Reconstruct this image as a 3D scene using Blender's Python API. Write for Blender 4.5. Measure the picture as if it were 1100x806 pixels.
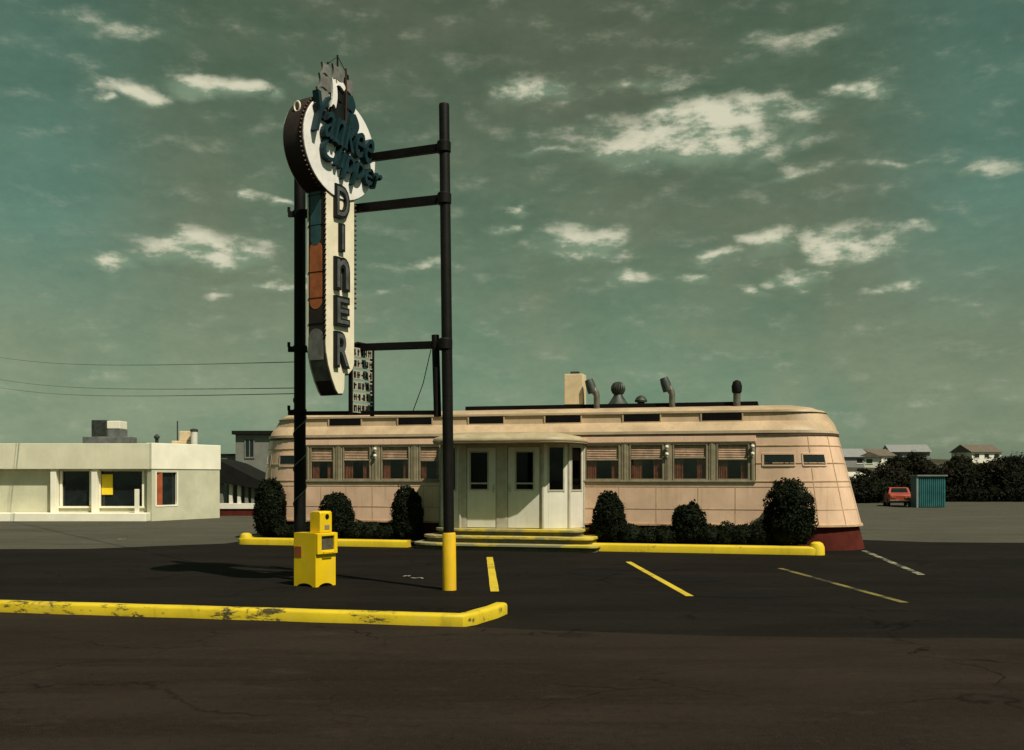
import bpy, bmesh, math, random
from mathutils import Vector, Matrix, noise as mnoise

# ------------------------------------------------------------------ camera, sky, sun, exposure
S = bpy.context.scene
for o in list(bpy.data.objects):
    bpy.data.objects.remove(o)
C = S.collection
F, HX, HY, EYE = 1100.0, 550.0, 512.0, 1.7        # focal length and horizon in photo pixels, eye height in metres

cam_d = bpy.data.cameras.new("camera")
cam = bpy.data.objects.new("camera", cam_d)
C.objects.link(cam)
cam.location = (0, 0, EYE)
cam.rotation_euler = (math.radians(90), 0, 0)
cam_d.sensor_width = 36
cam_d.lens = 36.0 * F / 1100.0
cam_d.shift_y = (HY - 403.0) / 1100.0
cam_d.clip_start = 0.1
cam_d.clip_end = 6000
S.camera = cam

SUN_ELEV, SUN_AZ = math.radians(54), math.atan2(0.66, -0.75)      # azimuth from +Y towards +X
SUN_DIR = Vector((math.sin(SUN_AZ) * math.cos(SUN_ELEV), math.cos(SUN_AZ) * math.cos(SUN_ELEV), math.sin(SUN_ELEV)))
sun_d = bpy.data.lights.new("sun", 'SUN')
sun_d.energy = 4.6
sun_d.angle = math.radians(0.5)
sun_d.color = (1.0, 0.92, 0.78)
sun = bpy.data.objects.new("sun", sun_d)
C.objects.link(sun)
sun.rotation_euler = (-SUN_DIR).to_track_quat('-Z', 'Y').to_euler()
sun.location = (20, -20, 40)

S.view_settings.view_transform = 'Standard'
S.view_settings.look = 'None'
S.view_settings.gamma = 1.0
S.view_settings.exposure = 0.25
S.view_settings.use_curve_mapping = False
SKY_STRENGTH = 0.075
S.cycles.max_bounces = 8
S.cycles.transparent_max_bounces = 12


class Nodes:
    """tiny helper for writing node trees"""
    def __init__(self, tree):
        self.t = tree
        self.n = tree.nodes
        self.l = tree.links
        self.n.clear()

    def add(self, kind, **kw):
        nd = self.n.new(kind)
        for k, v in kw.items():
            setattr(nd, k, v)
        return nd

    def put(self, sock, v):
        if isinstance(v, bpy.types.NodeSocket):
            self.l.new(v, sock)
        elif isinstance(v, (tuple, list)):
            v = tuple(v)
            if len(sock.default_value) == 4 and len(v) == 3:
                v = v + (1,)
            sock.default_value = v
        else:
            sock.default_value = v

    def math(self, op, a, b=0.0, clamp=False):
        m = self.add('ShaderNodeMath', operation=op, use_clamp=clamp)
        self.put(m.inputs[0], a)
        self.put(m.inputs[1], b)
        return m.outputs[0]

    def vmath(self, op, a, b=None):
        m = self.add('ShaderNodeVectorMath', operation=op)
        self.put(m.inputs[0], a)
        if b is not None:
            self.put(m.inputs[1], b)
        return m.outputs['Value'] if op in ('LENGTH', 'DOT_PRODUCT') else m.outputs[0]

    def mix(self, fac, a, b, blend='MIX'):
        m = self.add('ShaderNodeMix', data_type='RGBA', blend_type=blend)
        self.put(m.inputs[0], fac)
        self.put(m.inputs[6], a)
        self.put(m.inputs[7], b)
        return m.outputs[2]

    def noise(self, vec, scale, detail=4, rough=0.55, dist=0.0):
        m = self.add('ShaderNodeTexNoise')
        if vec is not None:
            self.put(m.inputs['Vector'], vec)
        m.inputs['Scale'].default_value = scale
        m.inputs['Detail'].default_value = detail
        m.inputs['Roughness'].default_value = rough
        m.inputs['Distortion'].default_value = dist
        return m.outputs['Fac']

    def ramp(self, fac, lo, hi, a=0.0, b=1.0, smooth=True):
        m = self.add('ShaderNodeMapRange')
        m.interpolation_type = 'SMOOTHSTEP' if smooth else 'LINEAR'
        self.put(m.inputs[0], fac)
        m.inputs[1].default_value = lo
        m.inputs[2].default_value = hi
        m.inputs[3].default_value = a
        m.inputs[4].default_value = b
        return m.outputs[0]


# ---- the sky: Nishita luminance, a grey-green cast, and broken fair-weather clouds placed by compass direction
world = bpy.data.worlds.new("World")
S.world = world
world.use_nodes = True
W = Nodes(world.node_tree)
sky = W.add('ShaderNodeTexSky', sky_type='NISHITA')
sky.sun_disc = False
sky.sun_elevation = SUN_ELEV
sky.sun_rotation = SUN_AZ
sky.air_density = 1.0
sky.dust_density = 1.0
bw = W.add('ShaderNodeRGBToBW')
W.l.new(sky.outputs[0], bw.inputs[0])
tc = W.add('ShaderNodeTexCoord')
sep = W.add('ShaderNodeSeparateXYZ')
W.l.new(tc.outputs['Generated'], sep.inputs[0])
dx, dy, dz = sep.outputs
az = W.math('ARCTAN2', dx, dy)
hor = W.math('SQRT', W.math('ADD', W.math('MULTIPLY', dx, dx), W.math('MULTIPLY', dy, dy)))
el = W.math('ARCTAN2', dz, hor)
cmb = W.add('ShaderNodeCombineXYZ')
W.put(cmb.inputs[0], az)
W.put(cmb.inputs[1], el)
ang = cmb.outputs[0]
big = W.noise(tc.outputs['Generated'], 3.3, 3, 0.5)
fine = W.noise(W.vmath('MULTIPLY', ang, (1.0, 2.2, 1.0)), 22, 8, 0.61)
canvas = W.noise(W.vmath('MULTIPLY', ang, (1.0, 2.5, 1.0)), 9, 5, 0.6)
tint = W.mix(W.ramp(W.math('ADD', big, W.math('MULTIPLY', W.math('SUBTRACT', canvas, 0.5), 0.5)), 0.36, 0.64),
             (0.69, 1.08, 0.71), (0.84, 1.07, 0.70))
side = W.math('MULTIPLY', W.ramp(W.math('ABSOLUTE', az), 0.28, 0.44), W.ramp(el, 0.10, 0.26))
tint = W.mix(W.math('MULTIPLY', side, 0.75), tint, (0.66, 1.40, 1.10))
lum = W.math('MULTIPLY', W.math('POWER', W.math('MULTIPLY', bw.outputs[0], 0.42), 0.90), 1.40)
mott = W.noise(W.vmath('MULTIPLY', ang, (1.0, 1.6, 1.0)), 75, 6, 0.72)
lum = W.math('MULTIPLY', lum, W.ramp(canvas, 0.25, 0.75, 0.92, 1.08))
lum = W.math('MULTIPLY', lum, W.ramp(mott, 0.25, 0.75, 0.95, 1.05))
clear = W.vmath('SCALE', tint)
clear.node.inputs['Scale'].default_value = 1.0
W.l.new(lum, clear.node.inputs['Scale'])
# warped direction for ragged cloud edges
wn = W.add('ShaderNodeTexNoise')
W.put(wn.inputs['Vector'], W.vmath('MULTIPLY', ang, (1.0, 1.8, 1.0)))
wn.inputs['Scale'].default_value = 17
wn.inputs['Detail'].default_value = 5
warp = W.vmath('MULTIPLY', W.vmath('SUBTRACT', wn.outputs['Color'], (0.5, 0.5, 0.5)), (0.12, 0.034, 0.0))
wang = W.vmath('ADD', ang, warp)
CLOUDS = [  # centre x, centre y, half width, half height, weight
    (735, 152, 135, 24, 1.0), (775, 122, 90, 18, 1.1), (740, 168, 110, 14, 0.8), (860, 120, 40, 10, 0.55), (665, 160, 60, 14, 0.8),
    (905, 263, 55, 20, 1.15), (872, 303, 32, 10, 0.9), (815, 265, 30, 12, 0.85), (768, 279, 24, 9, 0.7), (818, 312, 16, 7, 0.7),
    (628, 264, 58, 18, 0.95), (668, 297, 36, 10, 0.85), (735, 299, 16, 6, 0.6), (548, 246, 22, 7, 0.65), (577, 227, 18, 6, 0.65),
    (572, 97, 62, 14, 0.75), (690, 92, 60, 7, 0.45), (925, 98, 44, 9, 0.7),
    (235, 268, 66, 17, 1.15), (215, 280, 85, 8, 0.8), (112, 280, 42, 9, 0.9), (292, 211, 16, 7, 0.8), (280, 308, 70, 6, 0.6),
    (840, 186, 70, 5, 0.5), (610, 163, 60, 6, 0.55), (340, 298, 70, 5, 0.5), (960, 180, 50, 4, 0.4), (150, 97, 46, 8, 0.95), (235, 95, 50, 10, 1.0), (295, 108, 18, 6, 0.7), (100, 104, 14, 5, 0.7), (240, 318, 20, 5, 0.5),
    (985, 245, 20, 6, 0.6), (970, 305, 22, 5, 0.5), (450, 287, 40, 7, 0.4), (405, 290, 26, 7, 0.4), (395, 320, 14, 5, 0.4),
    (1060, 180, 50, 9, 0.5), (860, 40, 100, 10, 0.4), (110, 30, 100, 10, 0.35)]
field = None
for (cx, cy, hw, hh, wt) in CLOUDS:
    a0 = math.atan((cx - HX) / F)
    e0 = math.atan((HY - cy) / F * math.cos(a0))
    d = W.vmath('MULTIPLY', W.vmath('SUBTRACT', wang, (a0, e0, 0.0)), (F / hw * 0.80, F / hh * 0.74, 0.0))
    m = W.math('MULTIPLY', W.math('SUBTRACT', 1.0, W.vmath('LENGTH', d)), wt)
    field = m if field is None else W.math('MAXIMUM', field, m)
    sy = W.add('ShaderNodeSeparateXYZ')
    W.l.new(d, sy.inputs[0])
    up = W.math('MULTIPLY', sy.outputs[1], W.math('MAXIMUM', m, 0.0))       # upper side of each cloud catches the sun
    tops = up if field is m else W.math('ADD', tops, up)
field = W.math('MAXIMUM', field, -0.3)
behind = W.ramp(W.math('ABSOLUTE', az), 0.60, 0.9, 0.0, 0.55)
gen = W.ramp(W.noise(W.vmath('MULTIPLY', ang, (1.0, 3.0, 1.0)), 4.0, 5, 0.6), 0.55, 0.75)
field = W.math('MAXIMUM', field, W.math('MULTIPLY', gen, behind))
cl = W.ramp(W.math('ADD', field, W.math('MULTIPLY', W.math('SUBTRACT', fine, 0.5), 0.95)), -0.10, 0.80)
relief = W.math('SUBTRACT', fine, W.noise(W.vmath('ADD', W.vmath('MULTIPLY', ang, (1.0, 2.2, 1.0)), (0.010, 0.028, 0.0)), 22, 8, 0.61))
litf = W.math('ADD', W.math('MULTIPLY', tops, 1.5), W.math('MULTIPLY', relief, 3.2))
litf = W.math('ADD', litf, W.math('MULTIPLY', cl, 0.55))
cloud_col = W.mix(W.ramp(litf, 0.0, 0.95), (2.3, 3.2, 2.15), (7.6, 7.4, 5.5))
final = W.mix(W.math('MULTIPLY', W.math('POWER', cl, 1.15), 0.93), clear, cloud_col)
bg = W.add('ShaderNodeBackground')
W.l.new(final, bg.inputs[0])
bg.inputs[1].default_value = SKY_STRENGTH
wo = W.add('ShaderNodeOutputWorld')
W.l.new(bg.outputs[0], wo.inputs[0])


# ------------------------------------------------------------------ helpers
class MB:
    """collects shapes; build() links them as one mesh object"""
    def __init__(self):
        self.v, self.f = [], []

    def add(self, verts, faces):
        b = len(self.v)
        self.v += [tuple(p) for p in verts]
        self.f += [tuple(i + b for i in f) for f in faces]
        return self

    def box(self, x0, x1, y0, y1, z0, z1):
        v = [(x0, y0, z0), (x1, y0, z0), (x1, y1, z0), (x0, y1, z0), (x0, y0, z1), (x1, y0, z1), (x1, y1, z1), (x0, y1, z1)]
        return self.add(v, [(0, 3, 2, 1), (4, 5, 6, 7), (0, 1, 5, 4), (1, 2, 6, 5), (2, 3, 7, 6), (3, 0, 4, 7)])

    def bar(self, p0, p1, wx, wz):
        p0, p1 = Vector(p0), Vector(p1)
        d = (p1 - p0).normalized()
        up = Vector((0, 0, 1)) if abs(d.z) < 0.9 else Vector((0, 1, 0))
        a = d.cross(up).normalized() * wx / 2
        b = a.cross(d).normalized() * wz / 2
        q = [p + s * a + t * b for p in (p0, p1) for (s, t) in ((-1, -1), (1, -1), (1, 1), (-1, 1))]
        return self.add(q, [(0, 1, 2, 3), (7, 6, 5, 4), (0, 4, 5, 1), (1, 5, 6, 2), (2, 6, 7, 3), (3, 7, 4, 0)])

    def prism(self, poly, lo, hi, axis='z'):
        n = len(poly)
        def P(p, h):
            return {'z': (p[0], p[1], h), 'y': (p[0], h, p[1]), 'x': (h, p[0], p[1])}[axis]
        v = [P(p, lo) for p in poly] + [P(p, hi) for p in poly]
        f = [tuple(range(n))[::-1], tuple(range(n, 2 * n))]
        f += [(i, (i + 1) % n, n + (i + 1) % n, n + i) for i in range(n)]
        return self.add(v, f)

    def tube(self, pts, r, n=10, caps=True):
        pts = [Vector(p) for p in pts]
        rs = r if isinstance(r, (list, tuple)) else [r] * len(pts)
        rings, ref = [], None
        for i, p in enumerate(pts):
            d = (pts[min(i + 1, len(pts) - 1)] - pts[max(i - 1, 0)]).normalized()
            if ref is None:
                ref = d.orthogonal().normalized()
            ref = (ref - d * ref.dot(d)).normalized()
            b = d.cross(ref)
            rings.append([p + (ref * math.cos(2 * math.pi * k / n) + b * math.sin(2 * math.pi * k / n)) * rs[i] for k in range(n)])
        v = [q for rg in rings for q in rg]
        f = []
        for i in range(len(pts) - 1):
            for k in range(n):
                k2 = (k + 1) % n
                f.append((i * n + k, i * n + k2, (i + 1) * n + k2, (i + 1) * n + k))
        if caps:
            f.append(tuple(range(n))[::-1])
            f.append(tuple(range((len(pts) - 1) * n, len(pts) * n)))
        return self.add(v, f)

    def lathe(self, prof, c=(0, 0, 0), n=16):
        v, f = [], []
        for (r, z) in prof:
            v += [(c[0] + r * math.cos(2 * math.pi * k / n), c[1] + r * math.sin(2 * math.pi * k / n), c[2] + z) for k in range(n)]
        m = len(prof)
        for i in range(m - 1):
            for k in range(n):
                k2 = (k + 1) % n
                f.append((i * n + k, i * n + k2, (i + 1) * n + k2, (i + 1) * n + k))
        f.append(tuple(range(n))[::-1])
        f.append(tuple(range((m - 1) * n, m * n)))
        return self.add(v, f)

    def ball(self, c, r, n=10, m=6, sz=1.0):
        prof = [(max(1e-4, r * math.sin(math.pi * i / m)), -r * sz * math.cos(math.pi * i / m)) for i in range(m + 1)]
        return self.lathe(prof, c, n)

    def segment(self, p0, p1, t, z0, z1, op=None):
        """a straight panel along p0>p1 in plan, t thick to its left, with an optional opening (a0, a1, zb, zt)"""
        p0, p1 = Vector(p0), Vector(p1)
        d = (p1 - p0)
        L = d.length
        d.normalize()
        nrm = Vector((-d.y, d.x)) * t
        def piece(a0, a1, zz0, zz1):
            q = [p0 + d * a0, p0 + d * a1, p0 + d * a1 + nrm, p0 + d * a0 + nrm]
            self.prism([(a.x, a.y) for a in q], zz0, zz1)
        if not op:
            piece(0, L, z0, z1)
        else:
            a0, a1, zb, zt = op
            piece(0, a0, z0, z1)
            piece(a1, L, z0, z1)
            piece(a0, a1, z0, zb)
            piece(a0, a1, zt, z1)
        return self

    def strip(self, rings, closed=True):
        n = len(rings[0])
        v = [p for rg in rings for p in rg]
        f = []
        for i in range(len(rings) - 1):
            for k in range(n if closed else n - 1):
                k2 = (k + 1) % n
                f.append((i * n + k, i * n + k2, (i + 1) * n + k2, (i + 1) * n + k))
        return self.add(v, f)

    def build(self, name, mat, parent=None, smooth=False, bevel=0.0, recalc=True, sharp=32):
        me = bpy.data.meshes.new(name)
        me.from_pydata(self.v, [], self.f)
        if recalc:
            bm = bmesh.new()
            bm.from_mesh(me)
            bmesh.ops.recalc_face_normals(bm, faces=bm.faces)
            bm.to_mesh(me)
            bm.free()
        if smooth:
            for p in me.polygons:
                p.use_smooth = True
            me.set_sharp_from_angle(angle=math.radians(sharp))
        me.materials.append(mat)
        o = bpy.data.objects.new(name, me)
        C.objects.link(o)
        if parent:
            o.parent = parent
        if bevel:
            m = o.modifiers.new("edge", 'BEVEL')
            m.width = bevel
            m.segments = 2
            m.limit_method = 'ANGLE'
            m.angle_limit = math.radians(40)
        return o


def tag(o, label, cat, group=None, kind=None):
    o["label"] = label
    o["category"] = cat
    if group:
        o["group"] = group
    if kind:
        o["kind"] = kind
    return o


def thing(name, label, cat, loc=(0, 0, 0), rotz=0.0, group=None):
    o = bpy.data.objects.new(name, None)
    o.empty_display_size = 0.2
    C.objects.link(o)
    o.location = loc
    o.rotation_euler = (0, 0, rotz)
    return tag(o, label, cat, group)


def setting(o):
    o["kind"] = "structure"
    return o


def gp(px, py, z=0.0):
    """ground point seen at a photo pixel"""
    Y = F * (EYE - z) / (py - HY)
    return Vector(((px - HX) / F * Y, Y, z))


def at(px, py, Y):
    return Vector(((px - HX) / F * Y, Y, EYE + (HY - py) / F * Y))


def text_mesh(body, w, h, extrude, bold, shear=0.0):
    cu = bpy.data.curves.new("t", 'FONT')
    cu.body = body
    cu.size = 1.0
    cu.extrude = 0.02
    cu.offset = bold
    cu.shear = shear
    cu.resolution_u = 4
    ob = bpy.data.objects.new("t", cu)
    C.objects.link(ob)
    dg = bpy.context.evaluated_depsgraph_get()
    me = bpy.data.meshes.new_from_object(ob.evaluated_get(dg))
    vs = [v.co.copy() for v in me.vertices]
    fs = [tuple(p.vertices) for p in me.polygons]
    bpy.data.objects.remove(ob)
    bpy.data.curves.remove(cu)
    bpy.data.meshes.remove(me)
    x0, x1 = min(v.x for v in vs), max(v.x for v in vs)
    y0, y1 = min(v.y for v in vs), max(v.y for v in vs)
    out = [((v.x - x0) / (x1 - x0) * w, (v.y - y0) / (y1 - y0) * h, v.z / 0.02) for v in vs]
    return [(a, -extrude * (c + 1) / 2, b) for (a, b, c) in out], fs     # lies in x-z, standing out towards -y


# ------------------------------------------------------------------ materials
def srgb(r, g, b):
    f = lambda c: (c / 255 / 12.92) if c <= 10 else ((c / 255 + 0.055) / 1.055) ** 2.4
    return (f(r), f(g), f(b))


def material(name, col, rough=0.6, metal=0.0, vary=0.18, scale=3.0, dirt=0.0, dirt_col=(0.05, 0.045, 0.03), bump=0.0, bscale=60.0,
             spec=0.4, streak=False, hue=None):
    m = bpy.data.materials.new(name)
    m.use_nodes = True
    N = Nodes(m.node_tree)
    out = N.add('ShaderNodeOutputMaterial')
    b = N.add('ShaderNodeBsdfPrincipled')
    N.l.new(b.outputs[0], out.inputs[0])
    t = N.add('ShaderNodeTexCoord').outputs['Object']
    n1 = N.noise(t, scale, 6, 0.6)
    lo = tuple(c * (1 - vary) for c in col)
    hi = tuple(min(1, c * (1 + vary)) for c in col) if hue is None else hue
    c = N.mix(N.ramp(n1, 0.3, 0.7), lo, hi)
    if dirt > 0:
        tv = N.vmath('MULTIPLY', t, (9.0, 9.0, 0.7)) if streak else t
        n2 = N.noise(tv, 1.6 if streak else scale * 2.3, 7, 0.68)
        c = N.mix(N.math('MULTIPLY', N.ramp(n2, 0.5, 0.78), dirt), c, dirt_col)
    N.put(b.inputs['Base Color'], c)
    N.put(b.inputs['Roughness'], N.ramp(n1, 0.2, 0.8, max(0.02, rough - 0.08), min(1, rough + 0.08)))
    b.inputs['Metallic'].default_value = metal
    b.inputs['Specular IOR Level'].default_value = spec
    if bump > 0:
        bp = N.add('ShaderNodeBump')
        bp.inputs['Strength'].default_value = bump
        bp.inputs['Distance'].default_value = 0.02
        N.l.new(N.noise(t, bscale, 5, 0.6), bp.inputs['Height'])
        N.l.new(bp.outputs[0], b.inputs['Normal'])
    return m


def asphalt(name, col, col2, patch, crack=0.6, rough=0.9):
    m = bpy.data.materials.new(name)
    m.use_nodes = True
    N = Nodes(m.node_tree)
    out = N.add('ShaderNodeOutputMaterial')
    b = N.add('ShaderNodeBsdfPrincipled')
    N.l.new(b.outputs[0], out.inputs[0])
    t = N.add('ShaderNodeTexCoord').outputs['Object']
    broad = N.noise(N.vmath('MULTIPLY', t, (0.22, 0.6, 1)), 1.1, 6, 0.62, 0.4)
    c = N.mix(N.ramp(broad, 0.35, 0.68), col, col2)
    sm = N.noise(N.vmath('MULTIPLY', t, (0.45, 1.5, 1)), 1.3, 7, 0.66, 0.8)
    c = N.mix(N.math('MULTIPLY', N.ramp(sm, 0.58, 0.72), 0.75), c, patch)
    worn = N.noise(N.vmath('MULTIPLY', t, (0.5, 1.2, 1)), 2.3, 8, 0.72)
    c = N.mix(N.math('MULTIPLY', N.ramp(worn, 0.55, 0.78), 0.60), c, tuple(x * 2.4 for x in col2))
    streak = N.noise(N.vmath('MULTIPLY', t, (0.10, 1.1, 1)), 1.9, 6, 0.7, 0.5)
    c = N.mix(N.ramp(streak, 0.32, 0.50, 0.65, 0.0), c, patch)
    oil = N.noise(t, 0.9, 4, 0.55, 0.2)
    c = N.mix(N.math('MULTIPLY', N.ramp(oil, 0.66, 0.74), 0.8), c, tuple(x * 0.5 for x in patch))
    grit = N.noise(t, 120, 3, 0.6)
    c = N.mix(N.ramp(grit, 0.40, 0.75, 0, 0.75), c, tuple(x * 2.3 for x in col2), 'MIX')
    clump = N.noise(t, 14, 6, 0.75)
    c = N.mix(N.ramp(clump, 0.52, 0.75, 0, 0.55), c, tuple(x * 1.9 for x in col2))
    c = N.mix(N.ramp(clump, 0.30, 0.46, 0.5, 0), c, patch)
    wcr = N.add('ShaderNodeTexNoise')
    N.put(wcr.inputs['Vector'], t)
    wcr.inputs['Scale'].default_value = 1.3
    wcr.inputs['Detail'].default_value = 7
    vo = N.add('ShaderNodeTexVoronoi', feature='DISTANCE_TO_EDGE')
    N.put(vo.inputs['Vector'], N.vmath('ADD', t, N.vmath('MULTIPLY', wcr.outputs['Color'], (1.5, 1.5, 0))))
    vo.inputs['Scale'].default_value = 0.42
    line = N.math('MULTIPLY', N.ramp(vo.outputs['Distance'], 0.0, 0.012, 1.0, 0.0),
                  N.math('MULTIPLY', N.ramp(N.noise(t, 0.35, 3), 0.45, 0.6), crack))
    c = N.mix(line, c, tuple(x * 0.35 for x in col))
    N.put(b.inputs['Base Color'], c)
    b.inputs['Roughness'].default_value = rough
    b.inputs['Specular IOR Level'].default_value = 0.05
    bp = N.add('ShaderNodeBump')
    bp.inputs['Strength'].default_value = 0.5
    bp.inputs['Distance'].default_value = 0.01
    N.l.new(N.math('SUBTRACT', N.noise(t, 120, 3, 0.6), line), bp.inputs['Height'])
    N.l.new(bp.outputs[0], b.inputs['Normal'])
    return m


def worn_paint(name, paint, under, amount, scale=5.0, grad=None, rough=0.55):
    """paint chipped away to what is under it; grad=(x0, x1): worn on the x0 side, whole on the x1 side"""
    m = bpy.data.materials.new(name)
    m.use_nodes = True
    N = Nodes(m.node_tree)
    out = N.add('ShaderNodeOutputMaterial')
    b = N.add('ShaderNodeBsdfPrincipled')
    N.l.new(b.outputs[0], out.inputs[0])
    t = N.add('ShaderNodeTexCoord').outputs['Object']
    n = N.noise(N.vmath('MULTIPLY', t, (0.7, 1, 1.6)), scale, 9, 0.74, 0.3)
    if grad:
        sx = N.add('ShaderNodeSeparateXYZ')
        N.l.new(t, sx.inputs[0])
        n = N.math('ADD', n, N.ramp(sx.outputs[0], grad[0], grad[1], 0.22, -0.06, False))
    n = N.math('ADD', n, N.ramp(N.noise(t, 1.1, 3, 0.5), 0.35, 0.68, -0.10, 0.10))
    k = N.ramp(n, 1 - amount - 0.06, 1 - amount + 0.05)
    tone = N.mix(N.ramp(N.noise(t, 1.7, 5), 0.3, 0.7), tuple(x * 0.82 for x in paint), paint)
    fade = N.noise(N.vmath('MULTIPLY', t, (3.0, 3.0, 0.8)), 1.6, 6, 0.65)
    tone = N.mix(N.ramp(fade, 0.52, 0.75, 0, 0.45), tone, tuple(x * 0.80 + 0.06 for x in paint))
    tone = N.mix(N.ramp(fade, 0.28, 0.46, 0.50, 0), tone, tuple(x * 0.45 + 0.01 for x in paint))
    N.put(b.inputs['Base Color'], N.mix(k, tone, under))
    b.inputs['Roughness'].default_value = rough
    b.inputs['Specular IOR Level'].default_value = 0.25
    bp = N.add('ShaderNodeBump')
    bp.inputs['Strength'].default_value = 0.35
    bp.inputs['Distance'].default_value = 0.006
    N.l.new(N.math('SUBTRACT', N.noise(t, 45, 4), k), bp.inputs['Height'])
    N.l.new(bp.outputs[0], b.inputs['Normal'])
    return m


def glass_mat(name, tint=(0.90, 0.91, 0.88), refl=0.10):
    m = bpy.data.materials.new(name)
    m.use_nodes = True
    N = Nodes(m.node_tree)
    out = N.add('ShaderNodeOutputMaterial')
    tr = N.add('ShaderNodeBsdfTransparent')
    N.put(tr.inputs[0], tint)
    gl = N.add('ShaderNodeBsdfGlossy')
    gl.inputs['Roughness'].default_value = 0.03
    N.put(gl.inputs[0], (0.9, 0.9, 0.9))
    lw = N.add('ShaderNodeLayerWeight')
    lw.inputs[0].default_value = 0.5
    fr = N.math('ADD', N.math('MULTIPLY', N.math('POWER', lw.outputs['Facing'], 4.0), 0.75), 0.04)
    mx = N.add('ShaderNodeMixShader')
    t = N.add('ShaderNodeTexCoord').outputs['Object']
    N.put(mx.inputs[0], N.math('MULTIPLY', fr, N.ramp(N.noise(t, 2.0, 4), 0.3, 0.7, refl * 7, refl * 11)))
    N.l.new(tr.outputs[0], mx.inputs[1])
    N.l.new(gl.outputs[0], mx.inputs[2])
    N.l.new(mx.outputs[0], out.inputs[0])
    return m


def leaf_mat(name, c1, c2):
    m = bpy.data.materials.new(name)
    m.use_nodes = True
    N = Nodes(m.node_tree)
    out = N.add('ShaderNodeOutputMaterial')
    b = N.add('ShaderNodeBsdfPrincipled')
    t = N.add('ShaderNodeTexCoord').outputs['Object']
    n = N.noise(t, 6.0, 5, 0.65)
    n2 = N.noise(t, 45.0, 2, 0.5)
    N.put(b.inputs['Base Color'], N.mix(N.ramp(N.math('ADD', N.math('MULTIPLY', n, 0.6), N.math('MULTIPLY', n2, 0.4)), 0.36, 0.66), c1, c2))
    b.inputs['Roughness'].default_value = 0.6
    b.inputs['Specular IOR Level'].default_value = 0.05
    N.l.new(b.outputs[0], out.inputs[0])
    return m


M = {}
M['ground'] = asphalt('old_pavement', (0.040, 0.038, 0.028), (0.062, 0.058, 0.043), (0.026, 0.025, 0.019), 0.3)
M['lot'] = asphalt('lot_asphalt', (0.0044, 0.0037, 0.0030), (0.0098, 0.0082, 0.0065), (0.0012, 0.0010, 0.0008), 0.9)
M['road'] = asphalt('street_asphalt', (0.0092, 0.0068, 0.0052), (0.0205, 0.0150, 0.0110), (0.0036, 0.0029, 0.0023), 0.7)
M['curb'] = worn_paint('curb_yellow', (0.62, 0.45, 0.018), (0.055, 0.045, 0.02), 0.40, 7.0)
M['curb_clean'] = worn_paint('curb_yellow_fresh', (0.66, 0.47, 0.018), (0.16, 0.12, 0.03), 0.30, 6.0)
M['step'] = worn_paint('step_paint', (0.58, 0.44, 0.05), (0.27, 0.24, 0.13), 0.46, 3.0, (-2.4, 1.8))
M['line'] = worn_paint('line_paint', (0.60, 0.43, 0.03), (0.02, 0.018, 0.014), 0.36, 9.0)
M['line_old'] = worn_paint('line_paint_old', (0.19, 0.15, 0.035), (0.014, 0.0125, 0.010), 0.48, 6.0)
M['line_pale'] = worn_paint('line_paint_pale', (0.30, 0.27, 0.17), (0.014, 0.0125, 0.010), 0.50, 5.0)
M['peach'] = material('peach_enamel', (0.67, 0.45, 0.305), 0.30, 0, 0.12, 1.3, 0.50, (0.36, 0.235, 0.13), 0.16, 2.6, 0.45, True)
M['peach_roof'] = material('peach_roof_enamel', (0.43, 0.31, 0.19), 0.5, 0, 0.16, 1.5, 0.50, (0.22, 0.155, 0.09), 0.08, 4.0, 0.3, True)
M['canopy'] = material('canopy_enamel', (0.36, 0.29, 0.175), 0.5, 0, 0.15, 2, 0.5, (0.20, 0.15, 0.09), 0.1, 4)
M['riser'] = material('step_riser_concrete_shade', (0.10, 0.088, 0.045), 0.85, 0, 0.3, 4, 0.6, (0.03, 0.026, 0.016), 0.4, 30)  # concrete colour darkened to carry the shade under the nosing
M['seam'] = material('panel_joint', (0.44, 0.28, 0.155), 0.6, 0, 0.25, 4)
M['cornice_dark'] = material('dark_cornice_line', (0.075, 0.035, 0.018), 0.6, 0, 0.3, 4)
M['cornice_light'] = material('cream_trim', (0.44, 0.345, 0.22), 0.5, 0, 0.12, 2, 0.4, (0.24, 0.18, 0.11))
M['frame'] = material('window_frame', (0.225, 0.185, 0.115), 0.5, 0.0, 0.18, 5, 0.3, (0.16, 0.12, 0.07))
M['red_base'] = material('red_brown_base', (0.075, 0.014, 0.009), 0.85, 0, 0.25, 3, 0.4, (0.025, 0.010, 0.007), 0.3, 30, 0.1)
M['vest'] = material('vestibule_panel', (0.63, 0.60, 0.50), 0.42, 0, 0.08, 1.5, 0.32, (0.38, 0.32, 0.22), 0.05, 3, 0.35, True)
M['vest_trim'] = material('vestibule_trim', (0.40, 0.365, 0.28), 0.4, 0.0, 0.14, 4, 0.3, (0.22, 0.18, 0.1))
M['glass'] = glass_mat('window_glass')
M['glass_dark'] = glass_mat('smoked_glass', (0.10, 0.09, 0.07), 0.05)
M['blind'] = material('tan_blind_slats', (0.46, 0.295, 0.19), 0.7, 0, 0.25, 6)
M['curtain'] = material('brick_red_curtain', (0.30, 0.095, 0.055), 0.9, 0, 0.3, 8, 0.3, (0.1, 0.04, 0.03))
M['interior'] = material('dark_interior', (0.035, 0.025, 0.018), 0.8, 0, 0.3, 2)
M['white'] = material('white_enamel', (0.60, 0.57, 0.48), 0.4, 0, 0.06, 3)
M['black_metal'] = material('black_painted_steel', (0.0055, 0.0045, 0.0038), 0.6, 0.0, 0.35, 5, 0.3, (0.018, 0.011, 0.006), 0.15, 40, 0.14)
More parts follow.
